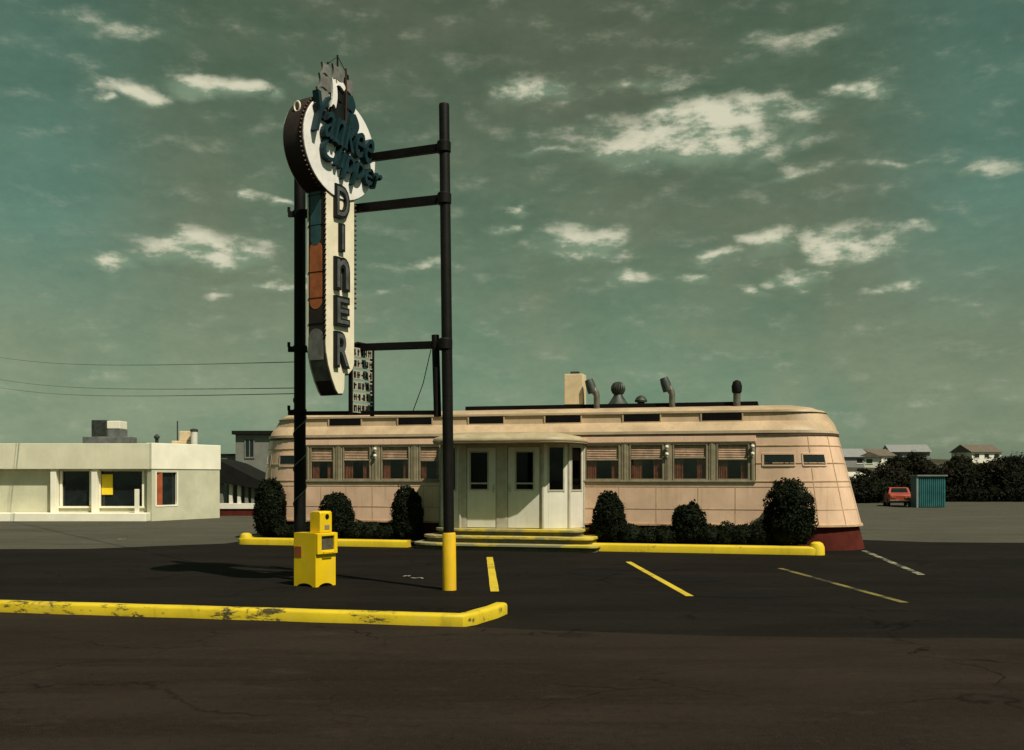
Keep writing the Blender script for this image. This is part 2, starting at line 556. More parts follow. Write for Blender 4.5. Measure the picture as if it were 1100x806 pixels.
M['pole'] = material('weathered_dark_steel', (0.0060, 0.0052, 0.0042), 0.55, 0.0, 0.3, 3, 0.35, (0.022, 0.019, 0.013), 0.12, 30, 0.16, True)
M['pole_yellow'] = worn_paint('pole_yellow', (0.74, 0.45, 0.012), (0.30, 0.16, 0.02), 0.30, 8.0)
M['box_yellow'] = worn_paint('box_yellow', (0.80, 0.53, 0.010), (0.42, 0.24, 0.02), 0.30, 7.0, None, 0.38)
M['sign_white'] = material('sign_white_enamel', (0.74, 0.70, 0.65), 0.4, 0, 0.08, 3, 0.35, (0.45, 0.38, 0.28))
M['sign_cream'] = material('sign_cream_enamel', (0.74, 0.66, 0.48), 0.4, 0, 0.08, 3, 0.3, (0.48, 0.41, 0.27), 0, 60, 0.3, True)
M['row_panel'] = material('dull_board_panel', (0.34, 0.32, 0.24), 0.6, 0, 0.15, 5, 0.4, (0.15, 0.14, 0.1))
M['sign_case'] = material('sign_case_brown', (0.020, 0.011, 0.008), 0.6, 0, 0.3, 4, 0.3, (0.07, 0.03, 0.02))
M['sign_teal'] = material('sign_teal_panel', (0.028, 0.075, 0.080), 0.5, 0, 0.3, 5, 0.35, (0.06, 0.06, 0.05))
M['sign_orange'] = material('sign_rust_panel', (0.36, 0.105, 0.035), 0.55, 0, 0.22, 5, 0.35, (0.16, 0.05, 0.02), 0, 60, 0.3, True)
M['sign_grey'] = material('sign_grey_metal', (0.14, 0.135, 0.118), 0.5, 0, 0.3, 5, 0.3, (0.04, 0.035, 0.03))
M['letter_teal'] = material('letter_dark_teal', (0.008, 0.027, 0.031), 0.5, 0, 0.25, 6, spec=.2)
M['letter_dark'] = material('letter_charcoal', (0.0075, 0.008, 0.0075), 0.5, 0, 0.25, 6, spec=.2)
M['letter_grey'] = material('letter_inner_grey', (0.075, 0.08, 0.075), 0.5, 0, 0.3, 7, spec=.2)
M['bulb'] = material('amber_bulb_glass', (0.045, 0.018, 0.009), 0.5, 0, 0.2, 5, spec=0.15)
M['tan_chimney'] = material('tan_stucco', (0.66, 0.50, 0.30), 0.8, 0, 0.12, 3, 0.3, (0.35, 0.26, 0.15), 0.3, 50)
M['vent_metal'] = material('tarnished_vent_metal', (0.16, 0.145, 0.11), 0.5, 0.55, 0.35, 8, 0.4, (0.05, 0.04, 0.03))
M['vent_dark'] = material('dark_vent_metal', (0.04, 0.045, 0.036), 0.55, 0.3, 0.35, 8)
M['tar'] = material('roof_tar', (0.0050, 0.0042, 0.0036), 0.9, 0, 0.3, 3, spec=0.1)
M['soil'] = material('planter_soil', (0.022, 0.017, 0.011), 0.95, 0, 0.4, 7, 0.3, (0.008, 0.006, 0.004), 0.8, 35)
M['leaf'] = leaf_mat('shrub_leaf', (0.0035, 0.0048, 0.0024), (0.0125, 0.0180, 0.0070))
M['leaf_core'] = leaf_mat('shrub_inner_leaf', (0.0060, 0.0075, 0.0042), (0.010, 0.013, 0.007))
M['leaf_far'] = leaf_mat('tree_leaf', (0.0050, 0.0060, 0.0028), (0.013, 0.0145, 0.0062))
M['leaf_far2'] = leaf_mat('tree_leaf_olive', (0.0085, 0.0078, 0.0038), (0.021, 0.019, 0.0090))
M['bark'] = material('bark', (0.03, 0.022, 0.015), 0.9, 0, 0.3, 12, 0, bump=0.6, bscale=30)
M['bld_cream'] = material('cream_stucco', (0.62, 0.58, 0.42), 0.85, 0, 0.08, 1.2, 0.25, (0.46, 0.42, 0.26), 0.2, 40, 0.2, True)
M['bld_green'] = material('pale_olive_stucco', (0.50, 0.48, 0.34), 0.85, 0, 0.10, 1.2, 0.3, (0.36, 0.34, 0.2), 0.2, 40, 0.2, True)
M['bld_white'] = material('white_stucco', (0.78, 0.73, 0.58), 0.8, 0, 0.06, 1.4, 0.2, (0.6, 0.54, 0.4), 0.15, 40, 0.2, True)
M['bld_grey'] = material('grey_siding', (0.17, 0.17, 0.145), 0.8, 0, 0.12, 1.5, 0.3, (0.10, 0.1, 0.085), 0.2, 30, 0.2, True)
M['roof_dark'] = material('dark_roofing', (0.010, 0.010, 0.008), 0.9, 0, 0.25, 2, spec=0.1)
M['dark_glass'] = material('dark_window_glass', (0.010, 0.014, 0.014), 0.08, 0, 0.4, 1.5, spec=0.5)
M['rust_panel'] = material('rust_red_panel', (0.30, 0.070, 0.022), 0.6, 0, 0.2, 4)
M['poster'] = material('yellow_poster_paper', (0.78, 0.55, 0.012), 0.7, 0, 0.05, 4)
M['hvac'] = material('grey_sheet_metal', (0.16, 0.165, 0.15), 0.55, 0.2, 0.25, 3, 0.3, (0.07, 0.07, 0.06))
M['teal_paint'] = material('teal_corrugated_paint', (0.020, 0.105, 0.105), 0.5, 0, 0.2, 2, 0.35, (0.03, 0.05, 0.045), 0, 60, 0.3, True)
M['car_red'] = material('red_car_paint', (0.30, 0.045, 0.020), 0.45, 0, 0.12, 2, 0.2, (0.2, 0.04, 0.02))
M['tyre'] = material('tyre_rubber', (0.012, 0.011, 0.010), 0.9)
M['chrome'] = material('dull_chrome', (0.45, 0.45, 0.42), 0.25, 0.9, 0.1, 5)
M['hill'] = material('far_hillside', (0.055, 0.050, 0.030), 0.95, 0, 0.4, 0.06, 0.6, (0.03, 0.032, 0.018), 0, 60, 0.1)
M['house_white'] = material('white_clapboard', (0.70, 0.66, 0.55), 0.8, 0, 0.07, 2)
M['house_grey'] = material('grey_clapboard', (0.20, 0.20, 0.19), 0.8, 0, 0.1, 2)
M['house_brown'] = material('brown_shingle', (0.11, 0.085, 0.060), 0.9, 0, 0.2, 2)
M['paper'] = material('faded_newsprint', (0.14, 0.115, 0.08), 0.85, 0, 0.35, 14)
M['litter'] = material('pale_scrap_paper', (0.16, 0.15, 0.12), 0.9, 0, 0.1, 9)

# ------------------------------------------------------------------ ground
mb = MB()
mb.add([(-2500, -300, 0), (2500, -300, 0), (2500, 5000, 0), (-2500, 5000, 0)], [(0, 1, 2, 3)])
setting(mb.build('ground', M['ground']))
rng = random.Random(11)


def ragged(pts, step=0.8, amp=0.06):
    out = []
    for i in range(len(pts)):
        a, b = Vector(pts[i]), Vector(pts[(i + 1) % len(pts)])
        n = max(1, min(80, int((b - a).length / step)))
        for k in range(n):
            p = a.lerp(b, k / n)
            out.append((p.x + rng.uniform(-amp, amp), p.y + rng.uniform(-amp, amp)))
    return out


lot = [(-70, 19.5), (-10, 24.0), (-7.2, 25.9), (-6.6, 30.5), (8.6, 28.0), (10.8, 26.4), (70, 20.5), (70, -40), (-70, -40)]
mb = MB()
pl = ragged(lot)
mb.add([(x, y, 0.004) for x, y in pl], [tuple(range(len(pl)))])
setting(mb.build('parking_lot', M['lot']))
c0, c1 = gp(92, 661.5), gp(497, 674.5)          # foot of the street curb
cd = (c1 - c0).normalized()
cl_ = c0 - cd * 14
r0 = gp(760, 684)
rd = [(cl_.x, cl_.y + 0.02), (c1.x, c1.y + 0.02), (r0.x, r0.y), (60, r0.y - 3.5), (60, -40), (-60, -40), (-60, cl_.y + 3)]
mb = MB()
pl = ragged(rd, 0.7, 0.03)
mb.add([(x, y, 0.008) for x, y in pl], [tuple(range(len(pl)))])
setting(mb.build('street', M['road']))


def ground_line(name, pa, pb, w, mat, label, wob=0.0):
    a, b = gp(*pa), gp(*pb)
    d = (b - a).normalized()
    n = Vector((-d.y, d.x, 0)) * w / 2
    k = 14
    v, f = [], []
    for i in range(k + 1):
        p = a.lerp(b, i / k)
        j = 1 + rng.uniform(-wob, wob)
        v += [tuple(p + n * j)[:2] + (0.008,), tuple(p - n * j)[:2] + (0.008,)]
    for i in range(k):
        f.append((2 * i, 2 * i + 1, 2 * i + 3, 2 * i + 2))
    o = MB().add(v, f).build(name, mat)
    tag(o, label, 'line marking', 'painted bay lines on the parking lot', 'structure')
    return o


ground_line('bay_line', (526, 599), (531.5, 636), 0.13, M['line'], 'short bright yellow bay line straight in front of the entrance steps', .05)
ground_line('bay_line', (675, 604), (741, 641), 0.11, M['line'], 'bright yellow diagonal bay line out from the middle of the longer planter kerb', .06)
ground_line('bay_line', (838, 611), (972, 648), 0.11, M['line_old'], 'long faded ochre bay line across the lot from the end of the planter kerb', .1)
ground_line('bay_line', (928, 592), (990, 618), 0.12, M['line_pale'], 'pale broken bay line beside the red base at the nose of the diner', .1)

# low dark tar patches painted over the lot
for (px, py, w, d, s) in ((735, 622, 1.6, 0.5, 3), (640, 616, 1.0, 0.5, 4), (690, 612, 1.4, 0.3, 5), (800, 640, 1.8, 0.28, 6)):
    q = gp(px, py)
    rr = random.Random(s)
    poly = []
    for k in range(22):
        a = 2 * math.pi * k / 22
        r = rr.uniform(0.75, 1.1)
        poly.append((q.x + math.cos(a) * w / 2 * r, q.y + math.sin(a) * d / 2 * r * 2.2, 0.0075))
    setting(MB().add(poly, [tuple(range(22))]).build('tar_patch', M['tar']))


def curb(name, path, w, h, mat, label, group=None):
    """kerb with a rounded front edge swept along a ground path (front foot)"""
    path = [Vector(p).to_2d() for p in path]
    prof = [(0, 0), (0, h * 0.75), (0.012, h * 0.92), (0.045, h), (w - 0.03, h), (w, h * 0.85), (w, 0)]
    rings = []
    for i, p in enumerate(path):
        d = (path[min(i + 1, len(path) - 1)] - path[max(i - 1, 0)]).normalized()
        n = Vector((-d.y, d.x))
        rings.append([(p.x + n.x * a, p.y + n.y * a, b) for (a, b) in prof])
    m = MB().strip(rings, True)
    k = len(prof)
    m.f.append(tuple(range(k)))
    m.f.append(tuple(range((len(rings) - 1) * k, len(rings) * k))[::-1])
    o = m.build(name, mat, smooth=True, sharp=50)
    tag(o, label, 'kerb', group)
    return o


e1, e2 = gp(520, 669), gp(545, 660)
pts = [cl_.lerp(c1, i / 60) for i in range(61)]
pts = [p + Vector((0, 0.012 * math.sin(i * 1.7), 0)) for i, p in enumerate(pts)]
curb('street_kerb', pts + [c1.lerp(e1, .55) + Vector((0.02, -0.03, 0)), e1, e1.lerp(e2, .5) + Vector((0.02, -.02, 0)), e2], 0.17, 0.145, M['curb'],
     'long chipped yellow kerb between the street and the parking lot')

# ------------------------------------------------------------------ the diner
ALPHA = math.atan2(3.6, 13.7)
D0 = Vector((-0.14, 23.8, 0))
CA, SA = math.cos(ALPHA), math.sin(ALPHA)


def dl(px, py, w):
    """photo pixel > (u, z) on the diner's local plane y = w"""
    d = Vector(((px - HX) / F, 1, (HY - py) / F))
    ay = lambda p: p.x * SA + p.y * CA
    o = Vector((0, 0, EYE)) - D0
    t = (w - ay(o)) / ay(d)
    p = o + d * t
    return p.x * CA - p.y * SA, p.z


def du(px, w):
    return dl(px, HY, w)[0]


def to_px(u, w, z):
    x, y = D0.x + u * CA + w * SA, D0.y - u * SA + w * CA
    return HX + F * x / y, HY - F * (z - EYE) / y


WF, WC = 1.2, 2.75                   # front wall plane and centre line of the car body
Z0, ZS, ZT, ZC = 0.57, 1.60, 2.47, 2.70
uA, uB = du(328, WF), du(812, WF)
R0, L0 = du(835, WF), du(325, WF) - 0.15
RAKE = 0.255


def ring2(w0, er, el_, n=22, ex=2.35):
    """plan outline, from the front right seam round the right nose, the back and the left nose to the front left seam"""
    pts = [(uB, w0)]
    b = WC - w0
    def se(c):
        return math.copysign(abs(c) ** (2 / ex), c)
    for k in range(n + 1):
        th = math.pi / 2 - math.pi * k / n
        pts.append((R0 + (er - R0) * se(math.cos(th)), WC - b * se(math.sin(th))))
    for k in range(n + 1):
        th = -math.pi / 2 + math.pi * k / n
        pts.append((L0 - (L0 - el_) * se(math.cos(th)), WC - b * se(math.sin(th))))
    pts.append((uA, w0))
    return pts


def extreme(px_goal, side, z):
    lo, hi = (R0 + 0.1, R0 + 6) if side > 0 else (L0 - 6, L0 - 0.1)
    for _ in range(50):
        mid = (lo + hi) / 2
        pts = ring2(WF, mid if side > 0 else R0 + 1, mid if side < 0 else L0 - 1)
        pxs = [to_px(u, w, z)[0] for u, w in pts]
        v = max(pxs) if side > 0 else min(pxs)
        if side > 0:
            lo, hi = (mid, hi) if v < px_goal else (lo, mid)
        else:
            lo, hi = (mid, hi) if v < px_goal else (lo, mid)
    return (lo + hi) / 2


ER, EL = extreme(900, 1, 2.70), extreme(290, -1, 2.70)


def outline(z, off=0.0):
    k = (ZC - z) * RAKE
    pts = ring2(WF, ER + k, EL - k * 0.6)
    if off:
        out = []
        n = len(pts)
        for i in range(n):
            a, b = Vector(pts[(i - 1) % n]), Vector(pts[(i + 1) % n])
            d = (b - a).normalized()
            out.append((pts[i][0] - d.y * -off * -1 if False else pts[i][0] - off * -(-d.y) * 1.0, pts[i][1] + off * -d.x * -1.0))
        # outward side: the ring runs clockwise seen from above with local y away from the street
        cx = (R0 + L0) / 2
        fixed = []
        for i in range(n):
            a, b = Vector(pts[(i - 1) % n]), Vector(pts[(i + 1) % n])
            d = (b - a).normalized()
            nn = Vector((d.y, -d.x))
            mid = Vector((min(max(pts[i][0], L0), R0), WC))
            if nn.dot(Vector(pts[i]) - mid) < 0:
                nn = -nn
            fixed.append((pts[i][0] + nn.x * off, pts[i][1] + nn.y * off))
        return fixed
    return pts


def lv(z, off=0.0):
    return [(u, w, z) for u, w in outline(z, off)]


diner = thing('diner', 'long peach streamlined diner car with rounded raked nose behind a yellow kerb', 'diner', D0, -ALPHA)

wall = MB()
wall.strip([lv(z) for z in (Z0, 0.9, 1.25, ZS)])
wall.strip([lv(z) for z in (ZS, 1.9, 2.2, ZT)], closed=False)
wall.strip([lv(z) for z in (ZT, 2.6, ZC)])
wall.build('wall', M['peach'], diner, smooth=True, sharp=40)
skirt = MB()
skirt.strip([lv(z, -0.07) for z in (0.0, 0.3, Z0 + 0.01)])
skirt.build('base', M['red_base'], diner, smooth=True)
fl = MB()
p = outline(Z0)
fl.add([(u, w, Z0 + 0.02) for u, w in outline(Z0, -0.04)], [tuple(range(len(p)))])
fl.build('floor', M['interior'], diner)


def moulding(z0, z1, off, name, mat, closed=True, inner=-0.01):
    a = [lv(z0, inner), lv(z0, off), lv(z1, off), lv(z1, inner)]
    m = MB().strip(a, closed)
    return m.build(name, mat, diner, smooth=True, sharp=35)


moulding(Z0 - 0.025, Z0 + 0.02, 0.03, 'lower_moulding', M['seam'])
moulding(ZC - 0.055, ZC, 0.022, 'cornice_line', M['cornice_dark'])  # thin dark brown band just below the cornice
moulding(ZC, ZC + 0.065, 0.032, 'cornice', M['cornice_light'])
jm = MB()
for zz in (0.93, 1.455):
    jm.strip([lv(zz, -0.01), lv(zz, 0.006), lv(zz + 0.016, 0.006), lv(zz + 0.016, -0.01)], True)
for zz in (1.58, 2.00, 2.40):          # extra rails round the noses
    jm.strip([lv(zz, -0.01), lv(zz, 0.012), lv(zz + 0.022, 0.012), lv(zz + 0.022, -0.01)], False)


def vseam(m, idx, z0, z1, wd=0.010, off=0.006, inner=-0.01):
    """upright joint following the raked surface at one ring index"""
    k = 8
    rings = []
    for i in range(k + 1):
        z = z0 + (z1 - z0) * i / k
        a, b, c = outline(z, inner), outline(z, off), None
        p0, p1 = Vector(a[idx]), Vector(b[idx])
        n = (p1 - p0).normalized()
        t = Vector((-n.y, n.x)) * wd
        rings.append([(q.x, q.y, z) for q in (p0 - t, p1 - t, p1 + t, p0 + t)])
    m.strip(rings, True)


for idx in (4, 7, 10, 36, 39, 42):
    vseam(jm, idx, Z0 + .02, ZC - 0.06)
for px in (345, 372, 400, 428, 455, 665, 705, 750, 790):
    u = du(px, WF)
    jm.box(u - .007, u + .007, WF - 0.006, WF + 0.01, Z0 + .02, 1.455)
jm.build('panel_joints', M['seam'], diner, smooth=True)

# roof, loft with the clerestory set back
NR = [(0.0, -0.02, 1.20), (-0.035, 0.10, 1.27), (-0.075, 0.19, 1.40), (-0.11, 0.245, 1.50), (-0.27, 0.44, 1.53), (-0.36, 0.50, 1.53),
      (-0.56, 0.575, 1.64), (-0.95, 0.63, 1.95), (-1.5, 0.65, 2.35)]


def roof_ring(dz_, e, w0):
    return [(u, w, ZC + 0.05 + dz_) for u, w in ring2(w0, ER + e, EL - e * 0.8)]


rf = MB()
rings = [roof_ring(a[1], a[0], a[2]) for a in NR]
rf.strip(rings, True)
n = len(rings[0])
rf.f.append(tuple(range((len(rings) - 1) * n, len(rings) * n)))
roof = rf.build('roof', M['peach_roof'], diner, smooth=True, sharp=28)
# fascia at the top of the clerestory
a, b = roof_ring(0.452, -0.285, 1.525), roof_ring(0.50, -0.36, 1.525)
tr = MB()
def off_ring(rg, o):
    out = []
    for (u, w, z) in rg:
        mid = Vector((min(max(u, L0 + .4), R0 - .4), WC))
        nn = (Vector((u, w)) - mid).normalized()
        out.append((u + nn.x * o, w + nn.y * o, z))
    return out
tr.strip([off_ring(a, -0.02), off_ring(a, 0.045), off_ring(b, 0.045), off_ring(b, -0.02)], True)
tr.build('roof_fascia', M['cornice_light'], diner, smooth=True)

# clerestory lights
for px0, px1 in ((354, 388), (428, 464), (504, 541), (586, 624), (670, 709), (754, 797)):
    w_ = 1.512
    u0, u1 = du(px0, w_), du(px1, w_)
    zb, zt = ZC + 0.05 + 0.262, ZC + 0.05 + 0.43
    m = MB()
    for (x0, x1, y0, y1) in ((u0 - .03, u0, zb - .03, zt + .0), (u1, u1 + .03, zb - .03, zt + .0), (u0, u1, zb - .03, zb)):
        m.box(x0, x1, 1.482, 1.56, y0, y1)
    cw = m.build('roof_window', M['peach_roof'], diner)
    MB().box(u0, u1, 1.494, 1.54, zb, zt).build('pane', M['tar'], cw)

# nose windows (small lights set in the curve)
def nose_window(i0, i1, z0, z1):
    fr, gl = MB(), MB()
    def pt(t, z, off):
        o = outline(z, off)
        i = int(math.floor(t))
        q = Vector(o[i]).lerp(Vector(o[min(i + 1, len(o) - 1)]), t - i)
        return (q.x, q.y, z)
    k = 5
    ts = [i0 + (i1 - i0) * j / k for j in range(k + 1)]
    gl.strip([[pt(t, z0, 0.012) for t in ts], [pt(t, z1, 0.012) for t in ts]], False)
    for (za, zb) in ((z0 - .035, z0), (z1, z1 + .035)):
        fr.strip([[pt(t, za, -.01) for t in ts], [pt(t, za, .022) for t in ts], [pt(t, zb, .022) for t in ts], [pt(t, zb, -.01) for t in ts]], False)
    dt = (i1 - i0) * 0.05
    for (ta, tb) in ((i0 - dt, i0), (i1, i1 + dt)):
        q = [pt(t, z, o) for z in (z0 - .035, z1 + .035) for (t, o) in ((ta, -.01), (ta, .016), (tb, .016), (tb, -.01))]
        fr.add(q, [(0, 1, 2, 3), (7, 6, 5, 4), (0, 4, 5, 1), (1, 5, 6, 2), (2, 6, 7, 3)])
    o = fr.build('nose_window', M['peach'], diner)
    gl.build('pane', M['dark_glass'], o)


def t_at(px, z, lo, hi):
    """ring parameter whose outline point shows at px"""
    best = None
    for k in range(400):
        t = lo + (hi - lo) * k / 400
        o = outline(z)
        i = int(t)
        q = Vector(o[i]).lerp(Vector(o[i + 1]), t - i)
        d = abs(to_px(q.x, q.y, z)[0] - px)
        if best is None or d < best[0]:
            best = (d, t)
    return best[1]


nl = len(outline(2))
for (pa, pb, lo, hi) in ((821, 853, 0, 9), (863, 886, 1, 12)):
    nose_window(t_at(pa, 2.05, lo, hi), t_at(pb, 2.05, lo, hi), 1.97, 2.20)
for (pa, pb) in ((322, 301), (291, 287)):
    nose_window(t_at(pa, 2.05, nl - 14, nl - 1.01), t_at(pb, 2.05, nl - 14, nl - 1.01), 1.99, 2.24)

# the window bands
WIN_L = [(333, 359), (368, 398), (409, 440), (450, 475)]
WIN_R = [(628, 666), (676, 713), (722.5, 760), (769.5, 805)]
zb, zt = 1.635, 2.44


def window_band(wins, pa, pb):
    ops = [(du(a, WF), du(b, WF)) for a, b in wins]
    ua, ub = du(pa, WF), du(pb, WF)
    edges = [ua] + [x for o in ops for x in o] + [ub]
    for i in range(0, len(edges), 2):
        if edges[i + 1] - edges[i] > 0.01:
            m = MB()
            m.box(edges[i], edges[i + 1], WF + 0.012, WF + 0.06, ZS, ZT)
            mid = (edges[i] + edges[i + 1]) / 2
            if edges[i + 1] - edges[i] > .1:
                m.prism([(edges[i] + .02, WF + .014), (edges[i] + .04, WF - .004), (mid - .028, WF - .004), (mid - .02, WF - .016), (mid + .02, WF - .016), (mid + .028, WF - .004),
                         (edges[i + 1] - .04, WF - .004), (edges[i + 1] - .02, WF + .014)], ZS + .014, ZT - .002)
            m.build('window_post', M['frame'], diner)
    m = MB()
    m.box(ua, ub, WF - 0.035, WF + 0.10, ZS - 0.04, ZS + 0.012)
    m.build('window_sill', M['frame'], diner, bevel=0.008)
    m = MB()
    m.prism([(WF - 0.028, 2.50), (WF + .03, 2.50), (WF + .03, 2.645), (WF - 0.022, 2.645)], ua, ub, 'x')
    m.build('awning_box', M['peach'], diner, bevel=0.01)
    for wi, (u0, u1) in enumerate(ops):
        f = MB()
        t = 0.035
        for (x0, x1, z0_, z1_) in ((u0, u0 + t, zb - .03, ZT), (u1 - t, u1, zb - .03, ZT), (u0 + t, u1 - t, zb - .03, zb + .01), (u0 + t, u1 - t, ZT - .03, ZT)):
            f.box(x0, x1, WF - 0.004, WF + 0.05, z0_, z1_)
        zm = 2.12 + 0.02 * ((wi * 7) % 3 - 1)
        f.box(u0 + t, u1 - t, WF + 0.008, WF + 0.045, zm - .02, zm + .015)
        fo = f.build('window', M['frame'], diner, bevel=0.004)
        MB().box(u0 + t, u1 - t, WF + 0.020, WF + 0.026, zb + .01, zm - .02).build('pane', M['glass'], fo)
        bl = MB()
        zz = zm + 0.01
        while zz < ZT - 0.035:
            bl.add([(u0 + t + .01, WF + .030, zz), (u1 - t - .01, WF + .030, zz), (u1 - t - .01, WF + .052, zz + .030), (u0 + t + .01, WF + .052, zz + .030)], [(0, 1, 2, 3)])
            zz += 0.040
        bl.box(u0 + t, u1 - t, WF + .054, WF + .058, zm, ZT - .03)
        bl.build('blind', M['blind'], fo)
        rr = random.Random(wi * 13 + int(pa))
        for s, (x0, x1) in enumerate(((u0 + t, u0 + (u1 - u0) * rr.uniform(.30, .40)), (u1 - (u1 - u0) * rr.uniform(.24, .36), u1 - t))):
            k = 24
            cu = MB()
            cu.strip([[(x0 + (x1 - x0) * j / k, WF + .075 + .014 * math.sin(j * 1.5 + s), z) for j in range(k + 1)] for z in (zb - .02, zm + .02)], False)
            cu.build('curtain', M['curtain'], fo, smooth=True)


window_band(WIN_L, 328, 487)
window_band(WIN_R, 626, 812)
# plain wall behind the vestibule
MB().box(du(487, WF), du(626, WF), WF + .012, WF + .10, ZS, ZT).build('wall_panel', M['peach'], diner)
# a booth ledge and back partition, so the windows look into a dim room
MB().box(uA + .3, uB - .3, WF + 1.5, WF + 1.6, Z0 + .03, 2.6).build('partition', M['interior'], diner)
# down-lit pairs of little lamps between the windows
for px in (403.5, 716.5, 808.5):
    u = du(px, WF)
    for z in (2.39, 2.22):
        m = MB()
        m.ball((u, WF - 0.050, z), 0.046, 12, 8)
        m.lathe([(.018, -.05), (.03, -.02), (.03, .0)], (u, WF - .045, z - .02), 8)
        m.tube([(u, WF - .04, z), (u, WF + .02, z)], .02, 8)
        m.build('marker_lamp', M['white'], diner, smooth=True)

# ---- vestibule
ZF = 0.48
VW = 0.30
vL, vR = du(494, VW), du(583, VW)
vest = MB()
right1, right2 = (vR + .56, VW + .32), (vR + .80, WF)
left1, left2 = (vL - .56, VW + .32), (vL - .80, WF)
ZV = 2.47
mid0, mid1 = du(533, VW), du(545, VW)
dA = (du(501, VW), mid0)
dB = (mid1, du(580, VW))
vest.box(vL, dA[0], VW, VW + .08, ZF, ZV)
vest.box(mid0, mid1, VW, VW + .08, ZF, ZV)
vest.box(dB[1], vR, VW, VW + .08, ZF, ZV)
vest.box(dA[0], mid0, VW, VW + .08, 2.40, ZV)
vest.box(mid1, dB[1], VW, VW + .08, 2.40, ZV)
vest.build('entry_frame', M['vest_trim'], diner, bevel=0.006)
zw0, zw1 = 1.39, 2.28


def side_panel(p0, p1, nm, frac=(0.24, 0.80)):
    L = (Vector(p1) - Vector(p0)).length
    op = (L * frac[0], L * frac[1], zw0 - .02, zw1 + .12)
    o = MB().segment(p0, p1, 0.06, ZF, ZV, op).build(nm, M['vest'], diner, bevel=0.004)
    d = (Vector(p1) - Vector(p0)).normalized()
    n_ = Vector((-d.y, d.x))
    a = Vector(p0) + d * op[0] + n_ * .02
    b = Vector(p0) + d * op[1] + n_ * .02
    MB().segment(a, b, 0.012, op[2], op[3]).build('pane', M['glass_dark'], o)
    q = MB()
    for e in (op[0], op[1]):
        c = Vector(p0) + d * e
        q.segment(c - d * .018 - n_ * .012, c + d * .018 - n_ * .012, .02, op[2] - .03, op[3] + .03)
    for z in (op[2], op[3]):
        q.segment(Vector(p0) + d * (op[0] + .018) - n_ * .012, Vector(p0) + d * (op[1] - .018) - n_ * .012, .02, z - .02, z + .02)
    q.build('frame', M['vest_trim'], o)
    return o


side_panel((vR, VW), right1, 'side_panel', (.22, .80))
side_panel(right1, right2, 'side_panel', (.16, .84))
side_panel(left1, (vL, VW), 'side_panel', (.2, .78))
side_panel(left2, left1, 'side_panel', (.16, .84))
for q in (right1, right2, left1, left2, (vR, VW), (vL, VW)):
    m = MB().lathe([(0.035, ZF), (0.035, ZV)], (q[0], q[1], 0), 10)
    m.build('corner_post', M['vest_trim'], diner, smooth=True)
for (a, b), (wa, wb), hx in ((dA, (505, 524), 1), (dB, (554, 573), 0)):
    a += .012
    b -= .012
    x0, x1 = du(wa, VW), du(wb, VW)
    d = MB()
    y0, y1 = VW + .018, VW + .062
    d.box(a, x0, y0, y1, ZF + .01, 2.39)
    d.box(x1, b, y0, y1, ZF + .01, 2.39)
    d.box(x0, x1, y0, y1, ZF + .01, zw0)
    d.box(x0, x1, y0, y1, zw1, 2.39)
    do = d.build('door', M['vest'], diner, bevel=0.004)
    fm = MB()
    for (e0, e1, z0_, z1_) in ((x0 - .02, x0 + .012, zw0 - .02, zw1 + .02), (x1 - .012, x1 + .02, zw0 - .02, zw1 + .02), (x0 + .012, x1 - .012, zw0 - .02, zw0 + .012), (x0 + .012, x1 - .012, zw1 - .012, zw1 + .02)):
        fm.box(e0, e1, y0 - .012, y0 + .01, z0_, z1_)
    fm.build('frame', M['vest_trim'], do)
    MB().box(x0, x1, y0 + .016, y0 + .022, zw0, zw1).build('pane', M['glass_dark'], do)
    MB().box(x0 + .012, x1 - .012, y0 - .02, y0 + .005, zw0 + .13, zw0 + .165).build('push_bar', M['chrome'], do)
    hx_ = (b - .05) if hx else (a + .05)
    h = MB().lathe([(.022, 0), (.022, .01)], (hx_, y0 - .012, 1.42), 10)
    h.tube([(hx_, y0, 1.50), (hx_, y0 - .05, 1.48), (hx_, y0 - .05, 1.36), (hx_, y0, 1.34)], .013, 8)
    h.build('handle', M['chrome'], do, smooth=True)
# entry canopy
m = MB()
FW = -0.42
cp = [(vL - .62, WF + .02), (vL - .70, VW + .1), (vL - .50, FW + .22), (vL - .2, FW + .05), (vL + .1, FW)]
cp += [(vR + .12, FW), (vR + .40, FW + .06), (vR + .62, FW + .24), (vR + .78, FW + .55), (vR + .88, WF - .5), (vR + .90, WF + .02)]
def canopy_layer(poly, z0, z1, sc):
    cx = (vL + vR) / 2
    q = [(cx + (x - cx) * sc, WF + .02 + (y - WF - .02) * sc) for x, y in poly]
    return [(x, y, z0) for x, y in q], [(x, y, z1) for x, y in q]
k = len(cp)
rg = []
for (z, sc) in ((2.475, .975), (2.485, 1.0), (2.565, 1.0), (2.60, .985), (2.66, .90), (2.735, .70)):
    rg.append(canopy_layer(cp, z, z, sc)[0])
m.strip(rg, True)
m.f.append(tuple(range(k)))
m.f.append(tuple(range((len(rg) - 1) * k, len(rg) * k)))
m.build('canopy', M['canopy'], diner, smooth=True, sharp=50)
m = MB()
m.strip([canopy_layer(cp, 2.515, 0, 1.0)[0], canopy_layer(cp, 2.515, 0, 1.006)[0], canopy_layer(cp, 2.54, 0, 1.006)[0], canopy_layer(cp, 2.54, 0, 1.0)[0]], True)
m.build('canopy_trim', M['frame'], diner, smooth=True)
MB().add([(x, y, ZF - .01) for x, y in (left2, left1, (vL, VW), (vR, VW), right1, right2)], [(0, 1, 2, 3, 4, 5)]).build('entry_floor', M['interior'], diner)

